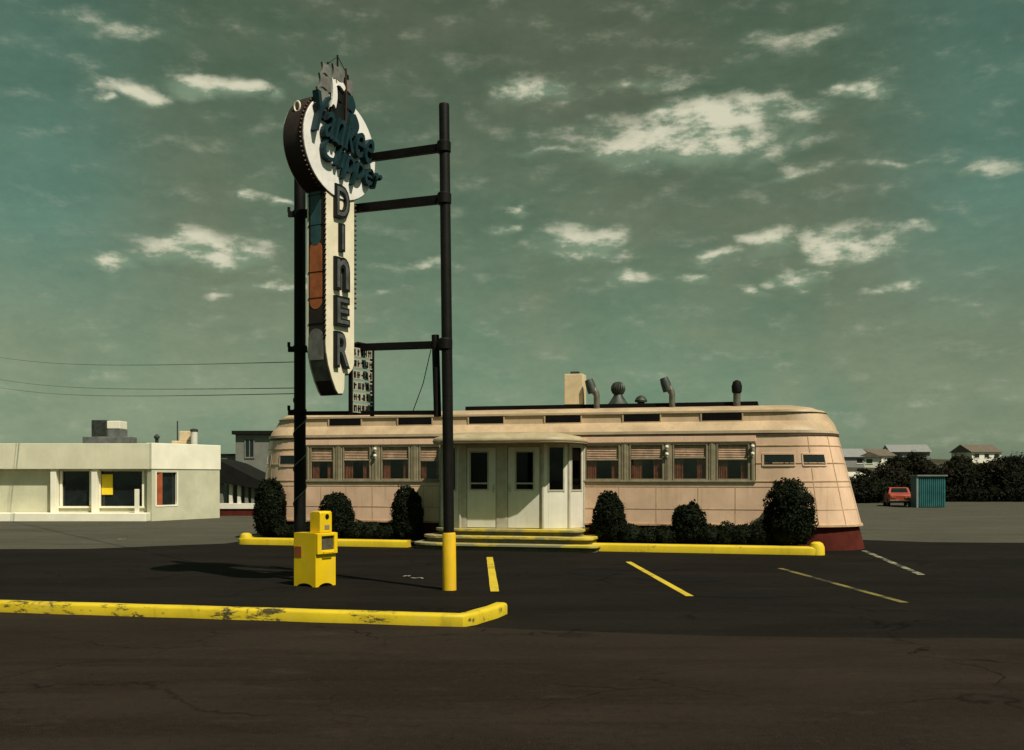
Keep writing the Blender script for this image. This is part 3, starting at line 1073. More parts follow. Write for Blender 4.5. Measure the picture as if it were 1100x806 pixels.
# ---- entrance steps (thing of its own)
steps = thing('entrance_steps', 'three rounded yellow edged steps leading up to the white double doors', 'steps', D0, -ALPHA)
for (pl_, pr_, fw, h0, h1) in ((437, 642, -0.55, 0.0, 0.16), (448, 637, -0.27, 0.16, 0.32), (461, 624, 0.0, 0.32, 0.475)):
    x0, x1 = du(pl_, fw), du(pr_, fw)
    r = 0.42
    poly = [(x1, WF - .1), (x1 - 0.02, fw + r * .7)]
    for j in range(7):
        a = j / 6 * math.pi / 2
        poly.append((x1 - r * .55 + r * .55 * math.cos(a) - .02, fw + r * .5 - r * .5 * math.sin(a)))
    for j in range(9):
        a = math.pi / 2 + j / 8 * math.pi / 2
        poly.append((x0 + r * 2.2 + r * 2.2 * math.cos(a), fw + r * 1.3 - r * 1.3 * math.sin(a)))
    poly.append((x0, WF - .1))
    # a nosing over a slightly set back riser
    m = MB()
    cx = (x0 + x1) / 2
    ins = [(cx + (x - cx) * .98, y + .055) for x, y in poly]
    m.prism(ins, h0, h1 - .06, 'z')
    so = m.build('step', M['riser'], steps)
    MB().prism(poly, h1 - .065, h1, 'z').build('nosing', M['step'], so, bevel=.014)

# ---- planter kerbs and soil
def loc2w(u, w):
    return Vector((D0.x + u * CA + w * SA, D0.y - u * SA + w * CA, 0))


uC0, uC1, uC2, uC3 = du(252, 0), du(437, 0), du(636, 0), du(886, 0)
curb('planter_kerb', [loc2w(uC0 - .02, 1.0), loc2w(uC0 - .02, .5), loc2w(uC0 + .04, .1), loc2w(uC0 + .16, 0)] + [loc2w(uC0 + .16 + (uC1 - uC0 - .16) * i / 20, 0) for i in range(1, 21)],
     0.30, 0.17, M['curb_clean'], 'shorter yellow planter kerb passing behind the newspaper box', 'yellow kerbs of the planter beds')
curb('planter_kerb', [loc2w(uC2 + (uC3 - uC2 - .14) * i / 24, -0.02) for i in range(25)] + [loc2w(uC3 - .03, .06), loc2w(uC3, .3), loc2w(uC3, .55)],
     0.30, 0.18, M['curb_clean'], 'longer yellow planter kerb from the steps to the red diner base', 'yellow kerbs of the planter beds')
for q in (loc2w(uC3 - .16, .14), loc2w(uC0 + .22, .18)):
    tag(MB().lathe([(0.17, 0), (0.165, .17), (.13, .25), (.07, .285)], q, 14).build('kerb_end_block', M['curb_clean'], smooth=True),
        'rounded yellow block capping the kerb end ' + ('beside the red diner base' if q.x > 0 else 'toward the cream shop'), 'kerb block', 'yellow blocks at the ends of the kerbs')
for (a, b) in ((uC0 + .25, uC1 + .05), (uC2 - .05, uC3 - .25)):
    v = [loc2w(a, .25), loc2w(b, .25), loc2w(b, WF + .2), loc2w(a, WF + .2)]
    m = MB()
    k = 40
    rows = []
    for j in range(5):
        rows.append([tuple((v[0].lerp(v[1], i / k)).lerp(v[3].lerp(v[2], i / k), j / 4))[:2] + (0.13 + rng.uniform(-.02, .02),) for i in range(k + 1)])
    m.strip(rows, False)
    setting(m.build('soil', M['soil'], smooth=True))


# ---- shrubs
def leaves(m, c, rad, n, size, rr, shell=0.72, lump=0.10, ground=None, fl=3.0):
    s0 = rr.uniform(0, 50)
    for _ in range(n):
        while True:
            d = Vector((rr.gauss(0, 1), rr.gauss(0, 1), rr.gauss(0, 1))).normalized()
            k = 1 + lump * 2.2 * mnoise.noise(Vector((d.x * fl / 2 + s0, d.y * fl / 2, d.z * fl / 2)))
            r = rr.uniform(shell, 1.0) ** 0.7 * k + abs(rr.gauss(0, 0.02))
            p = Vector((c[0] + d.x * rad[0] * r, c[1] + d.y * rad[1] * r, c[2] + d.z * rad[2] * r))
            if ground is None or p.z > ground:
                break
        nrm = (d + Vector((rr.gauss(0, .6), rr.gauss(0, .6), rr.gauss(0, .6)))).normalized()
        a = nrm.orthogonal().normalized()
        a.rotate(Matrix.Rotation(rr.uniform(0, 6.28), 3, nrm))
        b = nrm.cross(a)
        s = size * rr.uniform(.6, 1.35)
        a *= s
        b *= s * .55
        m.add([p - a, p + b * .9, p + a, p - b * .9], [(0, 1, 2, 3)])


def core(m, c, rad, s0, n=18, mm=12, lump=.1):
    rows = []
    for i in range(mm + 1):
        th = math.pi * i / mm
        row = []
        for k in range(n):
            ph = 2 * math.pi * k / n
            d = Vector((math.sin(th) * math.cos(ph), math.sin(th) * math.sin(ph), -math.cos(th)))
            kk = 1 + lump * 2 * mnoise.noise(d * 1.5 + Vector((s0, 0, 0)))
            row.append((c[0] + d.x * rad[0] * kk, c[1] + d.y * rad[1] * kk, c[2] + d.z * rad[2] * kk))
        rows.append(row)
    m.strip(rows, True)


def shrub(px, hw, ytop, w, label, seed, group='clipped evergreen shrubs along the planter'):
    rr = random.Random(seed)
    u, _ = dl(px, HY, w)
    g = loc2w(u, w)
    z1 = EYE + (HY - ytop) / F * g.y
    r = hw / F * g.y
    t = thing('clipped_shrub', label, 'shrub', (g.x, g.y, 0.12), 0, group)
    h = z1 - .12
    m = MB()
    core(m, (0, 0, h * .50), (r * .74, r * .74, h * .42), seed, lump=.16)
    core(m, (0, 0, h * .30), (r * .78, r * .78, h * .27), seed + 3, lump=.16)
    leaves(m, (0, 0, h * .53), (r * .97, r * .97, h * .465), 4600, .034, rr, .78, .085, None, 5.0)
    leaves(m, (0, 0, h * .33), (r * .98, r * .98, h * .33), 2800, .034, rr, .78, .085, 0.02, 5.0)
    for _ in range(26):                       # new growth standing out of the clipped outline
        a, b = rr.uniform(0, 6.28), rr.uniform(.08, .97)
        rw = (1 - abs(b - .42) ** 2.2 * 1.7) if b > .42 else 1.0
        rw = math.sqrt(max(.02, 1 - ((b - .45) / .57) ** 2)) if b > .45 else .93
        sc_ = rr.uniform(.10, .20)
        leaves(m, (math.cos(a) * r * rw * .84, math.sin(a) * r * rw * .84, h * b), (r * sc_, r * sc_, r * sc_ * 1.15), int(60 + 260 * sc_), .034, rr, .3, .25, 0.02, 4.0)
    for _ in range(16):
        a, b = rr.uniform(0, 6.28), rr.uniform(.25, 1.0)
        rw = math.sqrt(max(.0, 1 - ((b - .45) / .57) ** 2)) if b > .45 else .93
        p0 = Vector((math.cos(a) * r * rw * .85, math.sin(a) * r * rw * .85, h * b))
        p1 = p0 + Vector((math.cos(a) * .06, math.sin(a) * .05, rr.uniform(.02, .07)))
        m.tube([p0, p1], [.006, .003], 4)
        for q_ in range(5):
            leaves(m, p0.lerp(p1, (q_ + 1) / 5), (.03, .03, .03), 2, .03, rr, .3, .1)
    m.build('foliage', M['leaf'], t, recalc=False)
    st = MB()
    st.tube([(0, 0, -.03), (.02, .01, h * .2), (0, 0, h * .5)], [.045, .035, .02], 8)
    st.build('trunk', M['bark'], t, smooth=True)


shrub(290, 17.5, 514, .72, 'tall dark oval shrub at the planter end toward the cream shop', 1)
shrub(361, 19, 529, .72, 'rounded dark shrub rising behind the yellow newspaper box', 2)
shrub(437.5, 17, 521.5, .72, 'tall dark oval shrub between the yellow pole foot and newspaper box', 3)
shrub(654, 17.5, 528, .70, 'dark narrow topped shrub next to the yellow side of the steps', 4)
shrub(740, 18.5, 540, .68, 'smallest rounded dark shrub, in the middle of the longer planter', 5)
shrub(848.5, 28, 515, .66, 'largest broad dark shrub, below the small nose windows of the diner', 6)


def hedge(pa, pb, h, label, seed, w=.62):
    rr = random.Random(seed)
    ua, ub = du(pa, w), du(pb, w)
    c = loc2w((ua + ub) / 2, w)
    L = ub - ua
    m = MB()
    k = max(3, int(L / .33))
    for i in range(k):
        x = -L / 2 + L * (i + .5) / k
        hh = h * rr.uniform(.82, 1.08)
        rx = L / k * .80
        core(m, (x, 0, hh * .42), (rx * .9, .30, hh * .46), seed + i)
        leaves(m, (x, rr.uniform(-.04, .04), hh * .46), (rx, .36, hh * .54), 1500, .032, rr, .72, .14, 0.0)
    o = m.build('low_hedge', M['leaf'], None, recalc=False)
    o.location = (c.x, c.y, .12)
    o.rotation_euler = (0, 0, -ALPHA)
    tag(o, label, 'hedge', 'low hedges between the clipped shrubs')


hedge(300, 346, .42, 'short low hedge between an oval shrub and the pole behind the newspaper box', 21)
hedge(376, 424, .46, 'low hedge between the newspaper box shrub and the shrub before the yellow pole', 22)
hedge(668, 726, .47, 'low hedge between the smallest shrub and the narrow topped shrub at the steps', 23)
hedge(754, 826, .52, 'longest low hedge beside the largest shrub', 24)

# ------------------------------------------------------------------ things on the diner roof
def roof_at(px, py, w):
    u, z = dl(px, py, w)
    return loc2w(u, w), z, u


ZR = ZC + .05
m = MB()
u0, u1 = du(500, 2.0), du(814, 2.0)
m.box(u0, u1, 1.98, 3.2, ZR + .60, ZR + .735)
o = m.build('roof_curb', M['tar'], bevel=.01)
o.location = D0
o.rotation_euler = (0, 0, -ALPHA)
tag(o, 'long flat black deck along the top of the diner roof', 'roof deck')

p, z, u = roof_at(616.5, 402, 2.05)
t = thing('chimney', 'square tan chimney stack with dark cap on the diner roof', 'chimney', (p.x, p.y, ZR + .735), -ALPHA)
h = z - ZR - .735
MB().box(-.235, .235, -.06, .40, 0, h).build('stack', M['tan_chimney'], t, bevel=.012)
MB().box(-.10, .10, .06, .26, h, h + .07).build('cap', M['vent_dark'], t)


def gooseneck(px, ytop, label, flip=1, w=1.93):
    p, z, u = roof_at(px, ytop, w)
    zb_ = ZR + .5
    t = thing('gooseneck_vent', label, 'roof vent', (p.x, p.y, zb_), -ALPHA, 'gooseneck vents on the diner roof')
    h = z - zb_
    MB().tube([(0, 0, 0), (0, 0, h * .52), (-.02, 0, h * .60), (-.10, 0, h * .74), (-.15, 0, h * .86)], [.075, .075, .085, .095, .095], 12).build('pipe', M['vent_metal'], t, smooth=True)
    MB().tube([(-.10, 0, h * .62), (-.16, 0, h * .86), (-.20, 0, h * 1.0)], [.12, .12, .10], 12).build('hood', M['vent_dark'], t, smooth=True)
    MB().lathe([(.12, 0), (.12, .02), (.08, .05)], (0, 0, .0), 12).build('collar', M['vent_metal'], t, smooth=True)


gooseneck(641, 408, 'bent gooseneck vent beside the tan chimney on the diner roof')
gooseneck(722, 406, 'bent gooseneck vent standing alone between mushroom vent and stove pipe')
p, z, u = roof_at(664, 411, 2.3)
t = thing('turbine_vent', 'dark ball topped turbine vent on a flared base between chimney and gooseneck', 'roof vent', (p.x, p.y, ZR + .735), -ALPHA)
h = z - ZR - .735
MB().lathe([(.27, 0), (.22, .06), (.12, h * .38), (.10, h * .5)], (0, 0, 0), 14).build('base', M['vent_dark'], t, smooth=True)
q = MB()
for k in range(16):
    a = k / 16 * 6.283
    q.tube([(math.cos(a + j * .12) * .16 * math.sin(math.pi * (j + .6) / 6.2), math.sin(a + j * .12) * .16 * math.sin(math.pi * (j + .6) / 6.2), h * .72 - .15 * math.cos(math.pi * (j + .3) / 5.6)) for j in range(6)], .026, 5)
q.ball((0, 0, h * .72), .135, 12, 8)
q.build('turbine', M['vent_dark'], t, smooth=True)
p, z, u = roof_at(688.5, 425, 2.3)
t = thing('mushroom_vent', 'low domed mushroom vent on the black roof deck', 'roof vent', (p.x, p.y, ZR + .735), -ALPHA)
h = z - ZR - .735
MB().lathe([(.09, 0), (.09, h * .35)], (0, 0, 0), 12).build('neck', M['vent_dark'], t, smooth=True)
MB().lathe([(.15, h * .25), (.155, h * .45), (.11, h * .8), (.03, h)], (0, 0, 0), 14).build('dome', M['vent_dark'], t, smooth=True)
p, z, u = roof_at(791.5, 408.5, 1.93)
t = thing('stove_pipe', 'straight stove pipe with black round cowl near the end of the roof deck', 'roof vent', (p.x, p.y, ZR + .5), -ALPHA)
h = z - ZR - .5
MB().lathe([(.085, 0), (.085, h * .62)], (0, 0, 0), 12).build('pipe', M['vent_metal'], t, smooth=True)
MB().lathe([(.07, h * .55), (.115, h * .62), (.125, h * .80), (.09, h * .95), (.03, h)], (0, 0, 0), 14).build('cowl', M['black_metal'], t, smooth=True)

# ------------------------------------------------------------------ pole frame and the big sign
PR = Vector((-0.945, 15.3, 0))
PL = Vector((-3.47, 16.75, 0))
pd = (PL - PR).normalized()
ZP = EYE + (HY - 112) / F * 15.3
t = thing('sign_pole', 'tall black pole with a yellow painted foot in front of the steps', 'pole', PR, 0, 'the two black poles holding up the big sign')
MB().tube([(0, 0, .84), (-.02, 0, 3), (-.07, 0, ZP - .03), (-.07, 0, ZP)], [.081, .081, .078, .074], 20).build('shaft', M['pole'], t, smooth=True)
MB().tube([(.01, 0, 0), (.005, 0, .84), (.004, 0, .862)], [.105, .1, .088], 20).build('foot', M['pole_yellow'], t, smooth=True, sharp=45)
for zz in (6.62, 5.85, 3.675):
    m = MB()
    m.lathe([(.09, zz - .09), (.105, zz - .07), (.105, zz + .07), (.09, zz + .09)], (-.02 - .008 * zz + .0, 0, 0), 16)
    m.build('clamp', M['black_metal'], t, smooth=True)
t = thing('sign_pole', 'tall black pole rising behind the yellow newspaper box along the sign edge', 'pole', PL, 0, 'the two black poles holding up the big sign')
ZL = EYE + (HY - 172) / F * PL.y
MB().tube([(0, 0, 0), (0, 0, ZL)], [.098, .092], 20).build('shaft', M['black_metal'], t, smooth=True)
for py in (230, 375, 443):
    m = MB()
    zz = EYE + (HY - py) / F * PL.y
    m.lathe([(.11, zz - .05), (.11, zz + .05)], (0, 0, 0), 14)
    m.box(-.19, -.08, -.03, .03, zz - .05, zz + .04)
    m.tube([(-.18, 0, zz + .03), (-.18, 0, zz + .11)], .025, 8)
    m.build('bracket', M['black_metal'], t)
m = MB()
m.tube([(.103 * math.cos(a * .5), .103 * math.sin(a * .5), .95 + a * .045) for a in range(0, 46)], .010, 6)
m.build('wrapped_cable', M['sign_grey'], t, smooth=True)

# cross beams between the poles
def beam(z, a, b, w, h, label, rise=.13):
    p0, p1 = PR + pd * a + Vector((-.06 * z / 7, 0, z)), PR + pd * b + Vector((0, 0, z + rise))
    o = MB().bar(p0, p1, w, h).build('cross_beam', M['black_metal'], bevel=.006)
    tag(o, label, 'beam', 'black beams between the two sign poles')


beam(6.62, .08, 2.80, .09, .12, 'topmost black beam tying the round sign head to the pole')
beam(5.85, .08, 2.80, .09, .13, 'second black beam tying the pole to the letter D')
beam(3.675, .08, 2.80, .09, .11, 'third black beam above the small letter board', .10)
beam(2.66, .20, 2.80, .06, .065, 'thinnest lowest black beam running just above the diner roofline', .07)
sp = PR + pd * .20
tag(MB().tube([(sp.x, sp.y, 2.60), (sp.x - .035, sp.y, EYE + (HY - 360) / F * sp.y)], .058, 14).build('stub_post', M['black_metal'], smooth=True),
    'short black stub post standing close beside the tall pole', 'post')
q0, q1 = PR + pd * .32 + Vector((0, 0, 3.62)), PR + pd * .66 + Vector((0, 0, 2.68))
tag(MB().tube([q0, q0.lerp(q1, .5) + Vector((.02, 0, -.04)), q1], .007, 6).build('guy_wire', M['black_metal'], smooth=True),
    'thin slanting wire between the two lower black beams', 'wire')

# small letter board under the third beam
bp_ = PR + pd * 1.64
brd = thing('letter_board', 'small upright reader board with dark scrawled rows beside the big sign', 'letter board', (bp_.x, bp_.y, 0), math.radians(60))
zA, zB = 2.66, 3.74
for x in (-.27, .27):
    MB().box(x - .018, x + .018, -.03, .03, zA, zB).build('upright', M['black_metal'], brd)
m = MB()
m.tube([(-.27, 0, zB), (-.1, 0, zB + .05), (.12, 0, zB + .05), (.27, 0, zB)], .02, 8)
m.build('top_rail', M['black_metal'], brd)
nrow = 6
for i in range(nrow):
    z0_ = zA + .02 + (zB - zA - .03) * i / nrow
    hh = (zB - zA - .03) / nrow
    ro = MB().box(-.252, .252, -.012, .012, z0_ + .018, z0_ + hh - .018).build('row_panel', M['row_panel'], brd)
    rr = random.Random(i + 40)
    ch = MB()
    x = -.215
    while x < .20:
        w_ = rr.uniform(.05, .08)
        for _ in range(3):
            xx = x + rr.uniform(0, w_)
            ch.box(xx, xx + .016, -.019, -.013, z0_ + .04, z0_ + hh - .04)
        zz = z0_ + rr.uniform(.05, hh - .06)
        ch.box(x, x + w_, -.0195, -.0135, zz, zz + .018)
        x += w_ + .035
    ch.build('lettering', M['letter_dark'], ro)

# ---- the big sign
SC = Vector((-2.764, 15.2, 0))
sign = thing('diner_sign', 'tall cream vertical sign with stacked dark letters under a tilted round head', 'sign', SC, math.radians(60))
TH = 0.34


def sz(py, s=.35):
    return EYE + (HY - py) / F * (15.2 + .866 * s)


colp = [(0, 6.25), (.70, 6.25), (.70, 3.42), (.66, 3.33), (.56, 3.25), (.46, 3.24), (.45, 3.02), (.42, 2.94), (.30, 2.93), (.24, 2.99), (.15, 3.14), (.06, 3.34), (.012, 3.52), (0, 3.64)]
MB().prism(colp, 0.03, TH, 'y').build('case', M['sign_case'], sign, bevel=.008)
face = [(.02 + x * .945, z if z > 3.7 else z + .02) for x, z in colp]
fo = MB().prism(face, 0.012, 0.035, 'y').build('face', M['sign_cream'], sign, bevel=.006)
MB().prism([(x, z) for x, z in colp], TH - .005, TH + .02, 'y').build('back_face', M['sign_cream'], sign)
# painted edge panels
def capsule(y0, y1, z0, z1, top=True, bot=True, n=10):
    r = (y1 - y0) / 2
    cy = (y0 + y1) / 2
    p = []
    p += [(cy + r * math.cos(math.pi * k / n), z1 - r + r * math.sin(math.pi * k / n)) for k in range(n + 1)] if top else [(y1, z1), (y0, z1)]
    p += [(cy - r * math.cos(math.pi * k / n), z0 + r - r * math.sin(math.pi * k / n)) for k in range(n + 1)] if bot else [(y0, z0), (y1, z0)]
    return p
MB().prism(capsule(.10, .29, sz(262, 0), sz(183, 0), False), -.006, .005, 'x').build('edge_panel', M['sign_teal'], sign)
MB().prism(capsule(.07, .31, sz(331, 0), sz(258, 0)), -.004, .005, 'x').build('edge_panel', M['sign_orange'], sign)
MB().prism(capsule(.05, .33, sz(386, 0), sz(352, 0), True, False), -.004, .005, 'x').build('edge_panel', M['sign_grey'], sign)
low = [(.012, 3.52), (.06, 3.34), (.15, 3.14), (.24, 2.99)]
m = MB()
for (a, b) in ((low[0], low[1]), (low[1], low[2])):
    d = (Vector(b) - Vector(a)).normalized()
    nn = Vector((-abs(d.y), -abs(d.x))).normalized() * .005
    A, B = Vector(a) + nn, Vector(b) + nn
    m.add([(A.x, .04, A.y), (B.x, .04, B.y), (B.x, .33, B.y), (A.x, .33, A.y)], [(0, 1, 2, 3)])
m.build('edge_panel', M['sign_grey'], sign)
for zz in (3.98, 4.36, 4.75, 5.45, 5.9):
    MB().box(-.007, .004, .03, TH, zz, zz + .012).build('case_seam', M['black_metal'], sign)
# bulbs along both edges of the face
for x, zt_, zb_ in ((-.002, 6.0, 3.8), (.708, 5.95, 4.30)):
    m = MB()
    zz = zb_
    while zz < zt_:
        m.ball((x, .012, zz), .020, 7, 4)
        zz += .075
    m.build('bulb_strip', M['bulb'], sign, smooth=True)
# round head
dc, dr, dzc = .34, .85, 6.67
def disc(r, rz, n=48):
    return [(dc + r * math.cos(2 * math.pi * k / n), dzc + rz * math.sin(2 * math.pi * k / n)) for k in range(n)]
MB().prism(disc(dr, dr * .92), .012, TH + .03, 'y').build('head_case', M['sign_case'], sign, smooth=True, sharp=40)
MB().prism(disc(dr * .985, dr * .905), -.012, .014, 'y').build('head_face', M['sign_white'], sign, bevel=.006)
MB().prism(disc(dr * .985, dr * .905), TH + .028, TH + .05, 'y').build('head_back', M['sign_white'], sign)
m = MB()
for k in range(30):
    a = math.pi * .55 + k / 30 * math.pi * .8
    m.ball((dc + dr * 1.01 * math.cos(a), .04, dzc + dr * .93 * math.sin(a)), .022, 7, 4)
m.build('bulb_strip', M['bulb'], sign, smooth=True)
cl2 = MB()
cl2.tube([(-.41 + .0 * k, .19 + .055 * math.cos(k / 12 * 6.283), 7.10 + .075 * math.sin(k / 12 * 6.283)) for k in range(13)], .014, 6)
cl2.build('lifting_eye', M['sign_cream'], sign, smooth=True)


def put_text(body, x, z, w, h, ex, bold, rot, mat, shear=0.0, y=-.014, nm='lettering', parent=sign):
    v, f = text_mesh(body, w, h, ex, bold, shear)
    c, s = math.cos(rot), math.sin(rot)
    v = [(x + a * c - b * s, y + yy, z + a * s + b * c) for (a, yy, b) in v]
    return MB().add(v, f).build(nm, mat, parent)


tilt = math.radians(-8)
put_text("Yankee", -.40, 6.73, 1.38, .60, .115, .006, tilt, M['letter_teal'], .25)
put_text("Clipper", -.20, 6.26, 1.42, .54, .085, .006, tilt, M['letter_teal'], .25)
# the stacked word
for (chx, ya, yb) in (('D', 198, 236), ('I', 239, 271), ('N', 275, 313), ('E', 317, 351), ('R', 355, 396)):
    z1_, z0_ = sz(ya), sz(yb)
    w_ = .34 if chx != 'I' else .11
    x_ = .35 - w_ / 2
    gl_ = 'n' if chx == 'N' else chx
    lo_ = put_text(gl_, x_, z0_ + .005, w_, z1_ - z0_ - .03, .050, .055, 0, M['letter_dark'], 0, .012, 'letter')
    e_ = .036 if chx != 'I' else .030
    put_text(gl_, x_ + e_, z0_ + .005 + e_, w_ - 2 * e_, z1_ - z0_ - .03 - 2 * e_, .006, .004, 0, M['letter_grey'], 0, -.039, 'inner_stroke', lo_)

# little sailing ship standing on the round head
def sail(x0, x1, z0, z1, belly, mat, y=-.06):
    k = 8
    dz_ = (z1 - z0)
    L = [(x0 + (x1 - x0) * .14 * (j / k) + belly * math.sin(math.pi * j / k), z0 + dz_ * j / k) for j in range(k + 1)]
    Rr = [(x1 - (x1 - x0) * .10 * (j / k) + belly * 1.5 * math.sin(math.pi * j / k), z0 + dz_ * j / k) for j in range(k + 1)]
    T = [(L[-1][0] + (Rr[-1][0] - L[-1][0]) * j / 5, z1 - .02 * math.sin(math.pi * j / 5)) for j in range(1, 5)]
    B = [(Rr[0][0] + (L[0][0] - Rr[0][0]) * j / 5, z0 + .05 * math.sin(math.pi * j / 5)) for j in range(1, 5)]
    MB().prism(L + T + Rr[::-1] + B, y, y + .04, 'y').build('sail', mat, sign, bevel=.004)


sail(-.30, -.00, 7.14, 7.40, .04, M['sign_grey'])
sail(-.24, .01, 7.38, 7.62, .04, M['sign_grey'])
sail(-.17, .01, 7.60, 7.80, .03, M['sign_grey'])
sail(-.02, .36, 7.02, 7.32, .05, M['letter_dark'])
sail(.02, .12, 7.18, 7.62, .03, M['sign_white'], -.095)
sail(.04, .34, 7.30, 7.58, .05, M['letter_dark'])
sail(.10, .30, 7.50, 7.62, .03, M['sign_white'], -.10)
sail(.06, .30, 7.60, 7.86, .04, M['sign_grey'])
sail(.34, .66, 6.96, 7.26, .05, M['letter_teal'])
sail(.32, .58, 7.24, 7.52, .04, M['letter_teal'])
sail(.34, .54, 7.50, 7.74, .03, M['sign_grey'])
MB().prism([(-.26, 6.98), (.60, 6.86), (.68, 6.98), (-.32, 7.12)], -.058, -.016, 'y').build('hull', M['letter_dark'], sign, bevel=.006)
for x, zt_ in ((-.005, 7.84), (.215, 8.02), (.46, 7.80)):
    MB().tube([(x, -.045, 6.95), (x, -.045, zt_)], .014, 8).build('mast', M['black_metal'], sign, smooth=True)
m = MB()
m.tube([(-.005, -.05, 7.82), (.215, -.05, 8.0), (.46, -.05, 7.78)], .006, 5)
m.build('rigging', M['black_metal'], sign, smooth=True)
m = MB()
m.tube([(.36, -.085, 7.02), (.37, -.085, 7.5), (.36, -.085, 7.86)], .016, 7)
m.build('neon_trim', M['bulb'], sign, smooth=True)

# ------------------------------------------------------------------ newspaper box
NB = gp(339, 631.5)
nb = thing('newspaper_box', 'bright yellow newspaper vending box with raised coin head and dark window', 'newspaper box', NB, math.radians(56.5))
# local x runs along the front face (away to the right), local y along the side (away to the left)
FWD, DEP = 0.44, 0.46
m = MB()
def scallop(L, h=.055, n=8):
    pts = [(0, 0), (.07, 0)]
    pts += [(.07 + (L - .14) * k / n, h * math.sin(math.pi * k / n) ** .5 if 0 < k < n else 0.012) for k in range(n + 1)]
    return pts + [(L - .07, 0), (L, 0)]
def side_sheet(mb_, L, z1, fn):
    b_ = scallop(L)
    v, f = [], []
    for (a, z) in b_:
        v += [fn(a, z), fn(a, z1)]
    for i in range(len(b_) - 1):
        f.append((2 * i, 2 * i + 2, 2 * i + 3, 2 * i + 1))
    mb_.add(v, f)
zt1 = .83
side_sheet(m, FWD, .50, lambda a, z: (a, 0, z))
side_sheet(m, FWD, zt1, lambda a, z: (a, DEP, z))
side_sheet(m, DEP, zt1, lambda a, z: (0, a, z))
side_sheet(m, DEP, zt1, lambda a, z: (FWD, a, z))
m.add([(0, 0, zt1), (FWD, 0, zt1), (FWD, DEP, zt1), (0, DEP, zt1)], [(0, 1, 2, 3)])
m.add([(.004, .004, .065), (FWD - .004, .004, .065), (FWD - .004, DEP - .004, .065), (.004, DEP - .004, .065)], [(0, 1, 2, 3)])
m.add([(0, 0, .50), (FWD, 0, .50), (FWD, 0, zt1), (0, 0, zt1)], [(0, 1, 2, 3)])
m.build('body', M['box_yellow'], nb, recalc=True)
d = MB()
dz0, dz1 = .505, zt1 - .005
x0, x1, w0_, w1_ = .0, FWD, .09, FWD - .07
for (a, b, c, e) in ((x0, w0_, dz0, dz1), (w1_, x1, dz0, dz1), (w0_, w1_, dz0, dz0 + .06), (w0_, w1_, dz1 - .045, dz1)):
    d.box(a, b, -.045, -.004, c, e)
do = d.build('door', M['box_yellow'], nb, bevel=.008)
MB().box(w0_, w1_, -.024, -.020, dz0 + .06, dz1 - .045).build('pane', M['glass'], do)
MB().box(w0_, w1_, -.012, -.006, dz0 + .06, dz1 - .045).build('newspaper', M['paper'], do)
MB().tube([(.12, -.045, dz0 + .03), (.12, -.075, dz0 + .03), (.32, -.075, dz0 + .03), (.32, -.045, dz0 + .03)], .009, 6).build('handle', M['box_yellow'], do, smooth=True)
h0_, h1_ = zt1, EYE - (549.5 - HY) / F * 15.75
hd = MB()
hd.prism([(.00, h0_), (.22, h0_), (.22, h1_ - .02), (.17, h1_), (.02, h1_), (.0, h1_ - .03)], .10, .36, 'x')
ho = hd.build('coin_head', M['box_yellow'], nb, bevel=.012)
hc = MB().tube([(.25, -.004, h1_ - .085), (.25, .01, h1_ - .085)], .042, 18)
hc.build('coin_dial', M['black_metal'], ho)
MB().box(.195, .30, -.006, .002, h0_ + .05, h0_ + .12).build('coin_return', M['frame'], ho, bevel=.004)
MB().prism([(.30, .46), (.44, .46), (.44, .62), (.30, .62)], -.006, .002, 'x').build('side_plate', M['rust_panel'], nb)

# ------------------------------------------------------------------ cream building at the left
corner = gp(163, 560)
rend = gp(236, 557.2)
rend = Vector((rend.x, rend.y + .7, 0))
rend.x = (236 - HX) / F * rend.y
ax = (rend - corner).normalized()
HT = 2.98
cb = thing('cream_shop', 'low cream flat roofed shop with white upper band and dark show windows', 'building', (0, 0, 0))
# plan: corner, right end, far back, left wing facade set back a little
lw = Vector((-1.0, 0.03, 0)).normalized()
back_n = Vector((-ax.y, ax.x, 0))
if back_n.y < 0:
    back_n = -back_n
B0 = corner
B1 = rend
def seg_panel(m_, p0, p1, z0, z1, t, op=None):
    m_.segment((p0.x, p0.y), (p1.x, p1.y), t, z0, z1, op)
ZBAND = 1.98
Lr = (B1 - B0).length
def along_px(px):
    k = (px - HX) / F
    return (k * B0.y - B0.x) / (ax.x - k * ax.y)
wo0, wo1 = along_px(167.5), along_px(190.5)
m = MB()
seg_panel(m, B0, B1, 0, ZBAND, .25, (wo0, wo1, .58, 1.86))
far1, far0 = B1 + Vector((-9, 9, 0)), B0 + Vector((-30, 9, 0))
seg_panel(m, B1, far1, 0, ZBAND, .25)
m.build('wall', M['bld_green'], cb)
m = MB()
d0 = ax * .03
nn_ = Vector((ax.y, -ax.x, 0)) * .03
seg_panel(m, B0 + nn_ - d0, B1 + nn_ + d0, ZBAND + .002, HT, .28)
seg_panel(m, B1 + nn_ + d0, far1, ZBAND + .002, HT - .004, .28)
m.build('parapet', M['bld_white'], cb, bevel=.015)
m = MB()
seg_panel(m, B0 + ax * wo0 - nn_ * 4, B0 + ax * wo1 - nn_ * 4, .58, 1.86, .02)
wo_ = m.build('window', M['dark_glass'], cb)
m = MB()
seg_panel(m, B0 + ax * wo0 - nn_ * 3.2, B0 + ax * (wo0 + (wo1 - wo0) * .30), .585, 1.855, .02)
m.v = [(x - nn_.x * 3.2 if False else x, y, z) for x, y, z in m.v]
m.build('curtain', M['rust_panel'], wo_)
m = MB()
for a_ in (wo0, wo1):
    seg_panel(m, B0 + ax * (a_ - .03) + nn_ * .5, B0 + ax * (a_ + .03) + nn_ * .5, .55, 1.89, .10)
